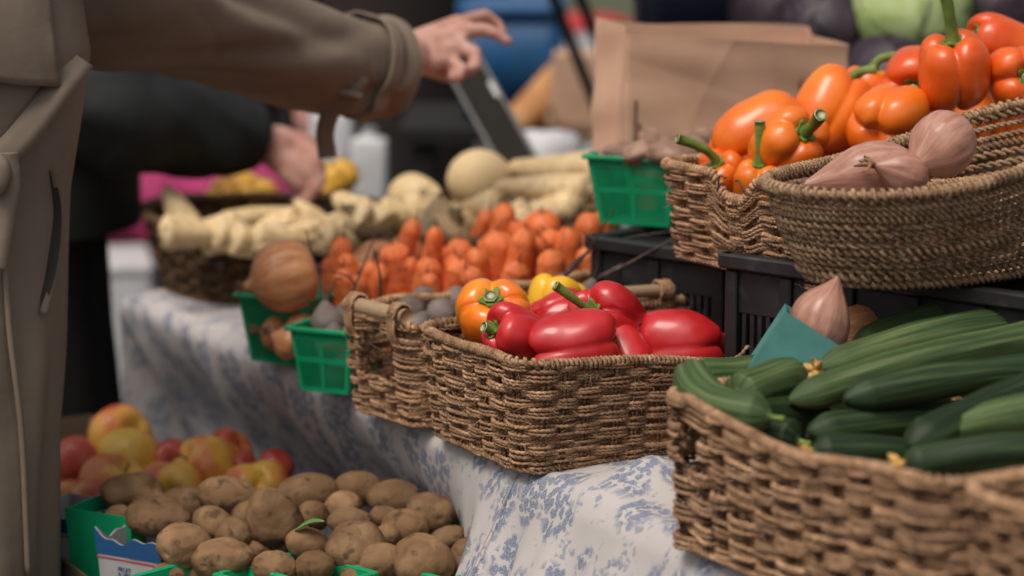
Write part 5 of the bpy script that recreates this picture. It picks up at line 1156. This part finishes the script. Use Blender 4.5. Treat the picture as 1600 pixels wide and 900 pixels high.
# -- person in the taupe trench coat, reaching over the stall from the left
def trench_person():
    Y0 = 2.86; cx = py_(-135, 300, Y0)[0]; cy = Y0; o = thing('person', 'person in a taupe trench coat reaching a hand out over the stall', 'person', (cx, cy, 0))
    f = unit([.93, .30, 0]); sd = np.array([f[1], -f[0], 0])                    # facing right into the stall; sd = their right side
    c = lambda z, a=0., b=0.: np.array([cx, cy, z])+f*a+sd*b
    mb = MB()
    capsule(mb, c(.95), .13, c(1.30), .14); capsule(mb, c(1.33, 0, -.14), .06, c(1.33, 0, .14), .06); capsule(mb, c(1.38), .055, c(1.50, .02), .052); head(mb, c(1.585, .035), f)
    for g_ in (-1, 1):
        capsule(mb, c(.92, -.04, .06*g_), .07, c(.50, -.02, .06*g_), .055); capsule(mb, c(.50, -.02, .06*g_), .05, c(.09, -.03, .07*g_), .038); capsule(mb, c(.05, -.03, .07*g_), .04, c(.04, .15, .08*g_), .032)
    capsule(mb, c(1.34, 0, -.17), .05, c(1.06, -.02, -.23), .042); capsule(mb, c(1.06, -.02, -.23), .04, c(.84, .08, -.22), .028); capsule(mb, c(.83, .09, -.22), .03, c(.75, .11, -.21), .022)
    q = lambda x, y, Y: py_(x, y, Y)
    sh_, el, wr = c(1.34, 0.02, .12), q(300, 22, 3.24), q(640, 92, 3.56)
    capsule(mb, sh_, .052, el, .043); capsule(mb, el, .041, wr, .029)
    big = mb
    # right hand: wrist, palm, four fingers, thumb
    hb = MB(); W = [q(585, 92, 3.52), q(640, 88, 3.56)]
    for y0, Yo in ((62, .02), (76, .01), (90, 0), (102, -.01)):
        pass
    kn = dict(i=q(716, 36, 3.655), m=q(722, 50, 3.635), r=q(716, 74, 3.61), p=q(702, 94, 3.595))
    wl, wh = q(645, 100, 3.57), q(645, 70, 3.60)
    for a_, b_ in ((wh, kn['i']), ((wh*2+wl)/3, kn['m']), ((wh+wl*2)/3, kn['r']), (wl, kn['p'])): capsule(hb, a_, .021, b_, .0135)
    capsule(hb, W[0], .028, W[1], .028); capsule(hb, W[1], .028, (wl+wh)/2, .027)
    capsule(hb, (wh+kn['i'])/2, .017, (wl+kn['p'])/2, .016); capsule(hb, kn['i'], .0125, kn['m'], .0125); capsule(hb, kn['m'], .0125, kn['r'], .0125); capsule(hb, kn['r'], .012, kn['p'], .0115)
    fingers(hb, [([kn['i'], q(758, 24, 3.68), q(777, 36, 3.685)], .0120, .0086), ([q(777, 36, 3.685), q(786, 50, 3.68)], .0086, .0072),
                 ([kn['m'], q(756, 46, 3.645), q(780, 55, 3.64), q(794, 65, 3.635)], .0128, .0078),
                 ([kn['r'], q(742, 82, 3.60), q(744, 102, 3.59), q(730, 112, 3.59)], .0122, .0086),
                 ([kn['p'], q(722, 108, 3.575), q(718, 121, 3.57), q(706, 121, 3.575)], .0108, .0078),
                 ([q(668, 104, 3.60), q(700, 116, 3.63), q(728, 108, 3.635), q(738, 96, 3.64)], .0150, .0090)])
    big.v += hb.v; big.t += hb.t
    big.q += [x+big.n for x in hb.q]; big.tri += [x+big.n for x in hb.tri]; big.n += hb.n
    fuse('body', big, M['skin'], o, .0042, 4)
    hair(c(1.585, .035), f, o, 1.0, .10)
    # nails on the two stretched fingers
    for tip, prev in ((q(794, 65, 3.635), q(780, 55, 3.64)), (q(786, 50, 3.68), q(777, 36, 3.685))):
        d = unit(tip-prev); m = MB(); v, fa = ico(2); A = rot_to(d); m.add((v*np.array([.0055, .0030, .007])) @ A.T+tip+np.array([0, -.0035, .0035]), None, fa); part(m, 'fingernail', M['skin'], o)
    # coat body
    def ring(py0, pxr, ax, ay, dx=0):
        z = py_(pxr, py0, Y0)[2]; xr = py_(pxr, py0, Y0)[0]; return (xr-ax+dx, Y0+.02, z, ax, ay, 0.0)
    rg = [ring(-190, -150, .07, .07), ring(-165, -70, .13, .10), ring(-130, 40, .20, .14), ring(-40, 110, .225, .15), ring(85, 130, .225, .155), ring(200, 116, .215, .15), ring(300, 102, .21, .15), ring(420, 100, .215, .155), ring(560, 97, .225, .17), ring(700, 91, .235, .18), ring(900, 85, .25, .19), ring(1500, 66, .29, .22)]
    wf = Wob(31, 8, 1.0)
    def folds(an, z):
        lowf = float(sstep(1.05, .75, z)); k = .010*np.sin(3*an+z*5)+.012*wf(np.stack([np.cos(an)*2, np.sin(an)*2, np.full_like(an, z*6)], -1))
        return 1+k+lowf*(.022*np.sin(11*an+2*np.sin(z*4))+.012*np.sin(19*an+z*3))
    mb = MB(); V = loft(mb, resample(rg, 110), 180, folds); cb_ = part(mb, 'coat_body', M['trench'], o)
    sd_ = cb_.modifiers.new('s', 'SOLIDIFY'); sd_.thickness = .004; sd_.offset = -1
    def on_coat(px, py, off=.006):
        """point of the coat surface seen at this pixel, pushed outwards"""
        d = ray(px, py); F = V.reshape(-1, 3); k = F[:, 1] < Y0+.03; G_ = F[k]; t = np.maximum((G_-np.array([0, 0, CAMZ])) @ d/(d @ d), 0)
        e_ = np.linalg.norm(G_-(np.array([0, 0, CAMZ])+t[:, None]*d), axis=1); p = G_[np.argmin(e_)]; return np.array([*py_(px, py, p[1]-off)])
    # storm flap over the chest
    m = MB(); nx, ny = 26, 16; X = np.linspace(-120, 92, nx); Pn = np.zeros((nx, ny, 3))
    for i, x in enumerate(X):
        for j in range(ny):
            bot = 128+6*math.sin(x*.03)+(x > 60)*(x-60)*.15; y = -60+(bot+60)*j/(ny-1); xx = x+(j/(ny-1)-1)*18; Pn[i, j] = on_coat(xx, y, .007+.008*(j/(ny-1))**2)
    for _ in range(5): Pn[1:-1, 1:-1] = (Pn[:-2, 1:-1]+Pn[2:, 1:-1]+Pn[1:-1, :-2]+Pn[1:-1, 2:])/4
    m.add(Pn.reshape(-1, 3), gridq(nx, ny)); fo = part(m, 'storm_flap', M['trench'], o); s_ = fo.modifiers.new('s', 'SOLIDIFY'); s_.thickness = .003
    def ribbon(pts, w, name, mat, off=.008, up_=None):
        C = spline(pts, 40); T = np.gradient(C, axis=0); T /= np.linalg.norm(T, axis=1)[:, None]; wv = np.cross(T, np.array([0, 1., 0])); wv /= np.linalg.norm(wv, axis=1)[:, None]
        m = MB(); Q = np.stack([C-wv*w/2, C-wv*w/6+[0, -.002, 0], C+wv*w/6+[0, -.002, 0], C+wv*w/2], 1); m.add(Q.reshape(-1, 3), gridq(40, 4)); r_ = part(m, name, mat, o); z_ = r_.modifiers.new('s', 'SOLIDIFY'); z_.thickness = .003; z_.offset = 0; return r_
    ribbon([on_coat(128, 92, .010), on_coat(100, 125, .013), on_coat(60, 180, .016), on_coat(20, 228, .017), on_coat(-30, 270, .017)], .032, 'belt', M['trench'])
    ribbon([on_coat(4, 238, .022), on_coat(8, 285, .026), on_coat(0, 330, .022), on_coat(-15, 420, .02)], .035, 'belt_tail', M['trench'])
    m = MB(); kp = on_coat(-6, 272, .024); blob(m, kp, (.016, .012, .026), np.eye(3), 5, .08, 1.6, 3); part(m, 'belt_knot', M['trench'], o)
    # pocket slit with its welt
    m = MB(); C = spline([on_coat(80, 268, .004), on_coat(84, 330, .004), on_coat(78, 410, .004), on_coat(66, 488, .004)], 24); w_ = .010*np.sin(np.pi*np.linspace(0.04, .97, 24))**.7
    Q = np.stack([C-np.stack([w_, 0*w_, 0*w_], -1), C+np.stack([w_, 0*w_, 0*w_], -1)], 1); m.add(Q.reshape(-1, 3), gridq(24, 2)); part(m, 'pocket_opening', M['trench_dk'], o)
    ribbon([on_coat(84, 266, .007), on_coat(91, 330, .009), on_coat(86, 410, .009), on_coat(68, 490, .007)], .010, 'pocket_welt', M['trench'])
    # front edge of the skirt
    ribbon([on_coat(8, 330, .006), on_coat(14, 500, .007), on_coat(34, 680, .008), on_coat(44, 900, .008)], .006, 'front_seam', M['trench'])
    # right sleeve with cuff strap
    m = MB(); pts = [q(-30, -120, 2.92), q(120, -48, 3.02), q(270, 14, 3.18), q(420, 64, 3.33), q(520, 90, 3.43), q(570, 102, 3.48), q(607, 106, 3.51)]
    P, U, B, V2 = sleeve(m, pts, [.108, .104, .096, .084, .074, .0685, .069, .072, .074], seed=12, fold=.13, fr=1.7, k=150, n=72); part(m, 'sleeve', M['trench'], o)
    def bandring(u0, w, off, name):
        i0 = int(u0*149); m = MB(); k = max(3, int(w/.006)); idx = np.clip(np.arange(i0, i0+5), 0, 149); cen = P[i0]; T = unit(P[min(i0+2, 149)]-P[i0-2]); base = V2[i0]-P[i0]; base = base*(1+off/np.linalg.norm(base, axis=1)[:, None])
        Q = np.stack([cen+base+T*t_-0.0*base for t_ in np.linspace(-w/2, w/2, 5)], 0); tilt_ = np.linspace(0, 2*np.pi, V2.shape[1], endpoint=False); m.add(Q.reshape(-1, 3), gridq(5, V2.shape[1], False, True)[:, ::-1]); r_ = part(m, name, M['trench'], o); z_ = r_.modifiers.new('s', 'SOLIDIFY'); z_.thickness = .003; z_.offset = 0; return r_
    bandring(.80, .026, .009, 'cuff_strap')
    ribbon([q(566, 118, 3.385), q(545, 146, 3.385), q(520, 170, 3.40), q(508, 205, 3.42), q(512, 246, 3.43)], .026, 'strap_tail', M['trench'])
    ribbon([q(522, 142, 3.375), q(543, 146, 3.372), q(564, 152, 3.38)], .010, 'strap_keeper', M['trench'])
    # left sleeve hanging on the far side
    m = MB(); sleeve(m, [c(1.37, 0, -.13), c(1.20, -.02, -.22), c(1.03, 0, -.25), c(.84, .08, -.23)], [.08, .085, .075, .065], seed=13, k=60); part(m, 'sleeve', M['trench'], o)
    m = MB(); tube(m, np.array([[cx+.0+.09*math.cos(t_), cy+.075*math.sin(t_), 1.425+.02*math.sin(t_)] for t_ in np.linspace(0, 2*np.pi, 30)]), .028, 10); part(m, 'collar', M['trench'], o)
    for g_ in (-1, 1): m = MB(); capsule(m, c(.05, -.05, .10*g_), .048, c(.042, .16, .11*g_), .038); part(m, 'shoe', M['blackcloth'], o)
trench_person()

def dark_person():
    Y0 = 4.02; cx = py_(60, 300, Y0)[0]; cy = Y0; o = thing('person', 'person in a black jacket picking parsnips behind the trench coat', 'person', (cx, cy, 0)); f = unit([.97, .1, 0]); sd = np.array([f[1], -f[0], 0])
    c = lambda z, a=0., b=0.: np.array([cx, cy, z])+f*a+sd*b; q = py_; mb = MB()
    capsule(mb, c(.95), .13, c(1.30), .14); capsule(mb, c(1.33, 0, -.15), .06, c(1.33, 0, .15), .06); capsule(mb, c(1.38), .055, c(1.50, .03), .052); head(mb, c(1.60, .05), f)
    for g_ in (-1, 1):
        capsule(mb, c(.92, -.05, .06*g_), .07, c(.50, -.05, .06*g_), .055); capsule(mb, c(.50, -.05, .06*g_), .05, c(.09, -.06, .07*g_), .038); capsule(mb, c(.05, -.08, .07*g_), .04, c(.04, .08, .08*g_), .032)
    wr = q(405, 222, 3.98); el = q(215, 180, 3.90); capsule(mb, c(1.34, 0, .17), .05, el, .045); capsule(mb, el, .043, wr, .03)
    capsule(mb, c(1.34, 0, -.17), .05, c(1.06, -.02, -.23), .042); capsule(mb, c(1.06, -.02, -.23), .04, c(.84, -.04, -.22), .028); capsule(mb, c(.83, -.04, -.22), .03, c(.75, -.03, -.21), .022)
    capsule(mb, wr, .031, q(430, 232, 3.98), .034)
    K = [q(484, 226, 4.00), q(490, 240, 3.985), q(490, 256, 3.97), q(484, 270, 3.96)]; W2 = [q(432, 218, 4.0), q(432, 228, 3.99), q(434, 238, 3.98), q(436, 246, 3.97)]
    for a_, b_ in zip(W2, K): capsule(mb, a_, .026, b_, .0165)
    for i, k_ in enumerate(K): fingers(mb, [([k_, k_+np.array([.012, -.012, -.026]), k_+np.array([-.004, -.010, -.046]), k_+np.array([-.024, .0, -.048])], .0135-.0008*i, .0095)])
    fingers(mb, [([W2[2], q(448, 272, 3.955), q(466, 288, 3.955), q(480, 296, 3.96)], .018, .011)])
    fuse('body', mb, M['skin'], o, .0055, 4); hair(c(1.60, .05), f, o)
    m = MB(); wf = Wob(41, 8, 1.0); fo = lambda an, z: 1+.02*np.sin(5*an+z*7)+.015*wf(np.stack([np.cos(an)*2, np.sin(an)*2, np.full_like(an, z*8)], -1))
    loft(m, resample([(cx, cy, 1.44, .07, .07, 0), (cx, cy, 1.40, .12, .14, 0), (cx, cy, 1.32, .15, .20, 0), (cx+.01, cy, 1.15, .165, .205, 0), (cx+.01, cy, .98, .16, .20, 0), (cx, cy, .84, .17, .205, 0)], 60), 90, fo); part(m, 'jacket', M['jacket'], o)
    m = MB(); xr = lambda py0, px0: py_(px0, py0, Y0)
    rg = [(xr(150, 150)[0]-.17, cy, xr(150, 150)[2], .17, .19, 0), (xr(300, 158)[0]-.17, cy, xr(300, 158)[2], .17, .19, 0), (xr(500, 170)[0]-.18, cy, xr(500, 170)[2], .18, .20, 0), (xr(690, 192)[0]-.20, cy, xr(690, 192)[2], .20, .21, 0), (xr(690, 192)[0]-.22, cy, .12, .24, .25, 0)]
    loft(m, resample(rg, 60), 120, lambda an, z: 1+.02*np.sin(9*an)); part(m, 'long_skirt', M['blackcloth'], o)
    m = MB(); sleeve(m, [c(1.36, 0, .10), q(90, 130, 3.88), q(190, 178, 3.86), q(300, 200, 3.92), q(395, 214, 3.975)], [.10, .10, .095, .088, .072, .056], seed=44, fold=.10, fr=2.2); part(m, 'sleeve', M['jacket'], o)
    m = MB(); sleeve(m, [c(1.36, 0, -.13), c(1.2, -.02, -.22), c(1.03, -.03, -.25), c(.84, -.05, -.23)], [.08, .085, .075, .06], seed=45, k=60); part(m, 'sleeve', M['jacket'], o)
    m = MB(); tube(m, spline([q(383, 212, 3.968), q(392, 213, 3.972), q(402, 215, 3.978)], 8), [.052, .057, .057, .058, .058, .057, .056, .052], 40, cap=False); part(m, 'cuff', M['jacket'], o)
    for g_ in (-1, 1): m = MB(); capsule(m, c(.05, -.05, .10*g_), .048, c(.042, .16, .11*g_), .038); part(m, 'shoe', M['blackcloth'], o)
dark_person()

def standing_person(label, x, y, topmat, botmat, fdir, hgt=1.7, apron=None, hem=.86, w=1.0):
    k = hgt/1.7; o = thing('person', label, 'person', (x, y, 0)); f = unit([*fdir, 0]); sd = np.array([f[1], -f[0], 0]); c = lambda z, a=0., b=0.: np.array([x, y, z*k])+f*a+sd*b; mb = MB(); ro = math.atan2(sd[1], sd[0])
    capsule(mb, c(.95), .13, c(1.30), .14); capsule(mb, c(1.35, 0, -.15), .06, c(1.35, 0, .15), .06); capsule(mb, c(1.38), .055, c(1.50, .02), .052); head(mb, c(1.60, .04), f)
    arms = []
    for g_ in (-1, 1):
        capsule(mb, c(.92, 0, .09*g_), .09, c(.50, .02, .10*g_), .06); capsule(mb, c(.50, .02, .10*g_), .056, c(.09, -.01, .10*g_), .038); capsule(mb, c(.05, -.03, .10*g_), .04, c(.04, .15, .11*g_), .032)
        a_, b_, d_ = c(1.36, 0, .19*g_), c(1.08, -.03, .25*g_), c(.84, .10, .23*g_); arms.append((a_, b_, d_)); capsule(mb, a_, .05, b_, .042); capsule(mb, b_, .04, d_, .028); capsule(mb, d_, .034, d_+f*.03+[0, 0, -.08], .028)
        fingers(mb, [([d_+f*(.01+.014*j)+[0, 0, -.08], d_+f*(.03+.014*j)+[0, 0, -.125], d_+f*(.02+.012*j)+[0, 0, -.155]], .010, .007) for j in range(4)]); fingers(mb, [([d_+f*.03+[0, 0, -.03], d_+f*.06+[0, 0, -.07], d_+f*.06+[0, 0, -.10]], .011, .008)])
    fuse('body', mb, M['skin'], o, .010, 3); hair(c(1.60, .04), f, o)
    fo = lambda an, z: 1+.02*np.sin(5*an+z*7)
    m = MB(); loft(m, resample([(x, y, 1.43*k, .08, .075, ro), (x, y, 1.40*k, .15*w, .10, ro), (x, y, 1.30*k, .205*w, .145, ro), (x, y, 1.1*k, .19*w, .15, ro), (x, y, hem*k, .195*w, .16, ro)], 40), 70, fo); part(m, 'top', topmat, o)
    for g_, (a_, b_, d_) in zip((-1, 1), arms): m = MB(); sleeve(m, [a_-sd*g_*.05, (a_+b_)/2, b_, d_], [.08, .075, .065, .05], seed=7+g_, k=50, n=40); part(m, 'sleeve', topmat, o)
    for g_ in (-1, 1):
        p0 = c(.92, 0, .085*g_); m = MB(); loft(m, resample([(p0[0], p0[1], .95*k, .105, .13, ro), (p0[0], p0[1], .5*k, .085, .09, ro), (p0[0], p0[1], .07*k, .075, .085, ro)], 30), 50, fo); part(m, 'trouser_leg', botmat, o)
        m = MB(); capsule(m, c(.05, -.05, .10*g_), .048, c(.042, .16, .11*g_), .038); part(m, 'shoe', M['blackcloth'], o)
    if apron:
        m = MB(); nz_, na = 30, 30; V = np.zeros((nz_, na, 3)); fa = math.atan2(f[1], f[0])
        for i in range(nz_):
            z = (1.30-.85*i/(nz_-1))*k; hw = 1.0 if z > 1.05 else 1.45
            for j in range(na): t_ = fa+(j/(na-1)*2-1)*hw; V[i, j] = (x+.235*w*math.cos(t_), y+.235*w*math.sin(t_), z)
        m.add(V.reshape(-1, 3), gridq(nz_, na)); ap = part(m, 'apron', apron, o); s_ = ap.modifiers.new('s', 'SOLIDIFY'); s_.thickness = .003
p = py_(612, 150, 6.4); standing_person('vendor in dark brown clothes and apron behind the turnips', p[0], p[1], M['brown_apron'], M['brown_apron'], (.1, -1), 1.74, M['brown_apron'], .8, .95)
p = py_(440, 60, 6.6); standing_person('far passer-by in a lilac top beyond the reaching arm', p[0], p[1], M['lilac'], M['blackcloth'], (.3, 1), 1.66, None, .93, 1.0)

# ------------------------------------------------------------------ background things
def rbox(name, label, cat, c, size, mat, rotz=0, rim=True, group=None, taper=.92):
    """open tote: tapered walls, rim, base"""
    w, d, h = size; o = thing(name, label, cat, c, (0, 0, rotz), group); lp_ = round_rect(w, d, min(w, d)*.12, 6); P = lp_.p[:-1:3]; n = len(P)
    m = MB(); V = [np.concatenate([P*k, np.full((n, 1), z)], 1) for k, z in ((taper*.2, .003), (taper, .003), (1, h), (.97, h), (taper*.96, .01))]; m.add(np.vstack(V), gridq(5, n, False, True)); m.build('body', mat, o)
    if rim:
        m = MB(); V = [np.concatenate([P*k, np.full((n, 1), z)], 1) for k, z in ((1.0, h-.03), (1.04, h-.03), (1.04, h+.004), (.97, h+.004), (.97, h-.002))]; m.add(np.vstack(V), gridq(5, n, False, True)); m.build('rim', mat, o)
    return o
p = py_(800, 178, 5.6); tote = rbox('blue_tote', 'bright blue plastic tote behind the stall', 'tote', (p[0], p[1], p[2]), (.24, .30, .26), M['blue_pl'])
p2 = py_(800, 178, 5.6); pd = thing('folding_stand', 'dark folding stand under the blue tote and the bread', 'stand', (p2[0]+.1, p2[1], 0))
m = MB(); box(m, (-.35, -.3, p2[2]-.034), (.45, .3, p2[2]-.004)); m.build('top', M['blackcloth'], pd, False)
for a in (-.3, .4):
    for b in (-.26, .26): m = MB(); box(m, (a-.02, b-.02, 0), (a+.02, b+.02, p2[2]-.035)); m.build('leg', M['blackcloth'], pd, False)
# bread loaves and brown carrier bag on the stand
p = py_(845, 165, 5.35)
for i, (dx, dz, L, r) in enumerate(((0, 0, .16, .05), (.03, -.075, .18, .05))):
    m = MB(); a = p+np.array([dx-.05, 0, dz-.04]); b = p+np.array([dx+.05, .05, dz+.05]); capsule(m, a, r*.8, b, r); q = fuse('bread_loaf', m, M['bread'], None, .006, 5); q.location = tuple(p); 
    q.data.transform(Matrix.Translation(-Vector(tuple(p)))); tag(q, ('crusty bread loaf leaning by the brown carrier bag', 'second bread loaf below the leaning one')[i], 'bread', 'bread loaves')
p = py_(902, 205, 5.3); o = thing('carrier_bag', 'brown paper carrier bag with a rope handle beyond the parsnips', 'bag', tuple(p)); m = MB(); V = []
for z, w, d in ((0, .05, .04), (.02, .065, .045), (.17, .05, .03), (.18, .045, .012)):
    V.append(np.array([[-w, -d, z], [w, -d, z], [w+.004, 0, z], [w, d, z], [-w, d, z], [-w-.004, 0, z]]))
m.add(np.vstack(V), gridq(4, 6, False, True)); m.build('paper_wall', M['paper'], o, False); m = MB(); tube(m, spline([[-.06, -.06, .06], [-.045, -.07, .0], [.0, -.075, -.015], [.05, -.07, .005]], 20), .006, 8); m.build('rope_handle', M['dowel'], o)
# leaning grey board with a pale metal edge
a, b = py_(712, 78, 4.35), py_(802, 238, 4.25); o = thing('price_board', 'grey board with a shiny metal edge leaning over the turnips', 'sign', tuple(b)); d = (a-b); d_ = unit(d); sdv = unit(np.cross(d_, [0, 1, 0])); L = np.linalg.norm(d); nrm = np.cross(sdv, d_)
Mx = np.eye(4); Mx[:3, 0] = sdv; Mx[:3, 1] = nrm; Mx[:3, 2] = d_
m = MB(); box(m, (-.027, -.004, -.05), (.027, .004, L+.04), .001, Mx); m.build('panel', M['greypanel'], o, False)
for sx in (-.031, .031): m = MB(); box(m, (sx-.0035, -.007, -.05), (sx+.0035, .007, L+.04), .002, Mx); m.build('metal_edge', M['steel'], o, False)
m = MB(); box(m, (-.03, -.012, L*.45), (-.022, -.0045, L*.60), .001, Mx); m.build('clip', M['white_pl'], o, False)
# white squeeze bottle, jars and squash basket on the far part of the table
def bottle(label, c, w, h, mat):
    o = thing('bottle', label, 'bottle', c); m = MB(); lp_ = round_rect(w, w*.7, w*.15, 5); P = lp_.p[:-1:2]; n = len(P); V = [np.concatenate([P*k, np.full((n, 1), z)], 1) for k, z in ((.05, .001), (.96, .001), (1, .006), (1, h*.93), (.93, h*.985), (.7, h), (.02, h))]; m.add(np.vstack(V), gridq(7, n, False, True)); m.build('body', mat, o)
    m = MB(); tube(m, [[0, 0, h], [0, 0, h+.02]], [w*.22, w*.2], 16); m.build('cap', mat, o); return o
pt = pz(578, 316, TZ); bottle('white square bottle standing behind the parsnips', (pt[0], pt[1], TZ+.006), .074, .128, M['white_pl'])
pt = pz(520, 285, TZ); bottle('white bottle further back beside the strap tail', (pt[0], pt[1], TZ+.006), .095, .15, M['white_cl'])
cI = py_(365, 330, 4.32)[:2]
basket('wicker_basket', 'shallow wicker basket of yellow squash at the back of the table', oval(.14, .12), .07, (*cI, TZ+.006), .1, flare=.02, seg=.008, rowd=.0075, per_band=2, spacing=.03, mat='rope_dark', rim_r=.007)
SQ = [(350, 305, 4.25, .032), (378, 298, 4.3, .036), (410, 305, 4.25, .030), (392, 312, 4.2, .026), (515, 285, 4.3, .034), (535, 275, 4.36, .032), (500, 300, 4.25, .028), (338, 318, 4.2, .026)]
SQL = ['left of the group', 'highest of the group', 'right of the group', 'lowest at the front', 'beside the white bottle', 'tucked behind the white bottle', 'just right of the hand', 'nearest the magenta cloth']
for i, (x, y, Y, r) in enumerate(SQ):
    p = py_(x, y, Y); o = thing('squash', 'small yellow squash in the blurred far basket, '+SQL[i], 'squash', tuple(p), group='yellow squash at the back'); m = MB(); lathe(m, [(r*math.sin(v)**.8+.0003, r*.75*math.cos(v)) for v in np.linspace(.02, 3.12, 20)], 30, rot_to(rng.normal(size=3)), disp=lambda V, an: V*(1+.05*np.cos(8*an))[None, :, None]); m.build('flesh', M['squash'], o); m = MB(); tube(m, [[0, 0, r*.7], [.004, 0, r*1.1]], [.005, .004], 8); m.build('stalk', M['stem'], o)
# magenta-draped table far left
a, b = py_(60, 262, 6.2), py_(470, 262, 6.2); zt = a[2]; o = thing('market_table', 'far market table draped in magenta cloth', 'table', ((a[0]+b[0])/2, 6.2, 0)); w = b[0]-a[0]
m = MB(); nx = 120; X = np.linspace(-w/2, w/2, nx); bot = py_(200, 372, 6.2)[2]; V = np.stack([np.stack([X, 0*X+.7, 0*X+zt], -1), np.stack([X, 0*X, 0*X+zt], -1), np.stack([X, -.02+.012*np.sin(X*40), 0*X+(zt+bot)/2], -1), np.stack([X, -.03+.022*np.sin(X*40), 0*X+bot], -1)], 1); m.add(V.reshape(-1, 3), gridq(nx, 4)); dr = m.build('drape', M['magenta'], o); s_ = dr.modifiers.new('s', 'SOLIDIFY'); s_.thickness = .003
m = MB(); box(m, (-w/2+.01, .02, bot-.05), (w/2-.01, .06, bot-.004)); m.build('front_rail', M['table_wood'], o, False); m = MB(); box(m, (-w/2+.01, .01, zt-.03), (w/2-.01, .69, zt-.006)); m.build('top', M['table_wood'], o, False)
for x_ in (-w/2+.03, -w*.19, w/2-.03):
    for y_ in (.065, .66): m = MB(); box(m, (x_-.02, y_-.02, 0), (x_+.02, y_+.02, zt-.031)); m.build('leg', M['blackcloth'], o, False)
p = py_(175, 470, 6.7); rbox('white_bucket', 'white bucket under the magenta table', 'bucket', (p[0], p[1], 0.), (.34, .34, .36), M['white_pl'])
p = py_(185, 470, 6.0); o = thing('cool_box', 'pale cool box standing in front of the magenta table', 'box', (p[0]-.02, 6.0, 0), (0, 0, .2)); hz = py_(175, 398, 6.0)[2]; m = MB(); box(m, (-.22, -.15, 0), (.10, .15, hz-.03), .01); m.build('body', M['white_pl'], o, False); m = MB(); box(m, (-.225, -.155, hz-.029), (.105, .155, hz), .008); m.build('lid', M['white_pl'], o, False)
# table leg post by the far corner of our table
# black poles of a folded gazebo and red-and-white sacks beyond
for i, (x0, y0, x1, y1) in enumerate(((850, -40, 945, 200), (892, -40, 960, 130))):
    a, b = py_(x0, y0, 5.0), py_(x1, y1, 4.95); m = MB(); d = unit(b-a); e_ = b+d*((b[2]-.0)/-d[2] if d[2] < 0 else 0); tube(m, [a-d*.4, e_], .012, 10); q = m.build('gazebo_pole', M['blackcloth'], loc=tuple(e_)); tag(q, ('slanting black gazebo pole nearer the blue tote', 'slanting black gazebo pole nearer the paper bag')[i], 'pole', 'gazebo poles')
for i, (x, y) in enumerate(((895, 30), (940, 36))):
    p = py_(x, y, 7.5); o = thing('produce_sack', ('red and white sack left of the two beyond the poles', 'red and white sack right of the two beyond the poles')[i], 'sack', (p[0], p[1], 0), group='sacks beyond the poles'); zt = py_(x, 20, 7.5)[2]; zr = py_(x, 48, 7.5)[2]
    m = MB(); loft(m, [(0, 0, z, .10*s, .08*s, 0) for z, s in ((0, .9), (.05, 1.05), (zr*.5, 1.08), (zr-.03, 1.0), (zr, .95))], 40, lambda an, z: 1+.04*np.sin(4*an+z*9)); m.build('sack_body', M['white_cl'], o); m = MB(); loft(m, [(0, 0, z, .10*s, .08*s, 0) for z, s in ((zr+.001, .97), ((zr+zt)/2, 1.0), (zt-.02, .8), (zt, .1))], 40, lambda an, z: 1+.04*np.sin(4*an+z*9)); m.build('sack_top', M['redpack'], o)
p = py_(850, 225, 4.7); m = MB(); loft(m, [(0, 0, z, .075*s, .06*s, 0) for z, s in ((-.06, .9), (-.03, 1.1), (0, 1.0), (.02, .8), (.028, .3))], 40, lambda an, z: 1+.08*np.sin(5*an+z*80)); q = m.build('cloth_bundle', M['white_cl'], loc=(0, 0, 0)); q.location = tuple(p); tag(q, 'greyish lilac cloth bundle between the board and the long parsnip', 'cloth'); q.data.materials[0] = M['lilac_grey'] if 'lilac_grey' in M else M['white_cl']
# stacked dark crates closing the back of the stall at the right
nst = 0
stack_proto = crate('black_crate', 'tmp', .56, .40, .27, group='crates stacked behind the stall')
SL = []
for i, x in enumerate((1262, 1500, 1740)):
    for k in range(5):
        p = py_(x, 0, 4.62+.05*(i % 2)); o = stack_proto if nst == 0 else copy_tree(stack_proto); nst += 1
        o.location = (p[0], p[1]+.15, .27*k+.002+.003*k); o.rotation_euler = (0, 0, -.05+.06*i+.02*k)
        o['label'] = f'dark crate behind the stall, {("bottom", "second from the ground", "middle", "second from the top", "top")[k]} of the {("left", "middle", "right")[i]} stack'
# back tier carrying the cabbages
p = py_(1390, 60, 4.0); zc = py_(1422, 12, 4.0)[2]-.098; o = thing('navy_crate', 'navy plastic crate carrying the cabbages', 'crate', (p[0], 4.0, TZ+.004)); hb_ = zc-TZ-.03
for lo, hi, nm in (((-.42, -.24, 0), (.30, .20, hb_-.012), 'body'), ((-.43, -.25, hb_-.0115), (.31, .21, hb_), 'rim')): m = MB(); box(m, lo, hi, .006); m.build(nm, M['navy_pl'], o, False)
p = py_(1115, 8, 4.35); rbox('navy_tote', 'navy plastic tote above the paper bag', 'tote', (p[0], p[1], py_(1115, 40, 4.35)[2]), (.30, .28, .2), M['navy_pl'])
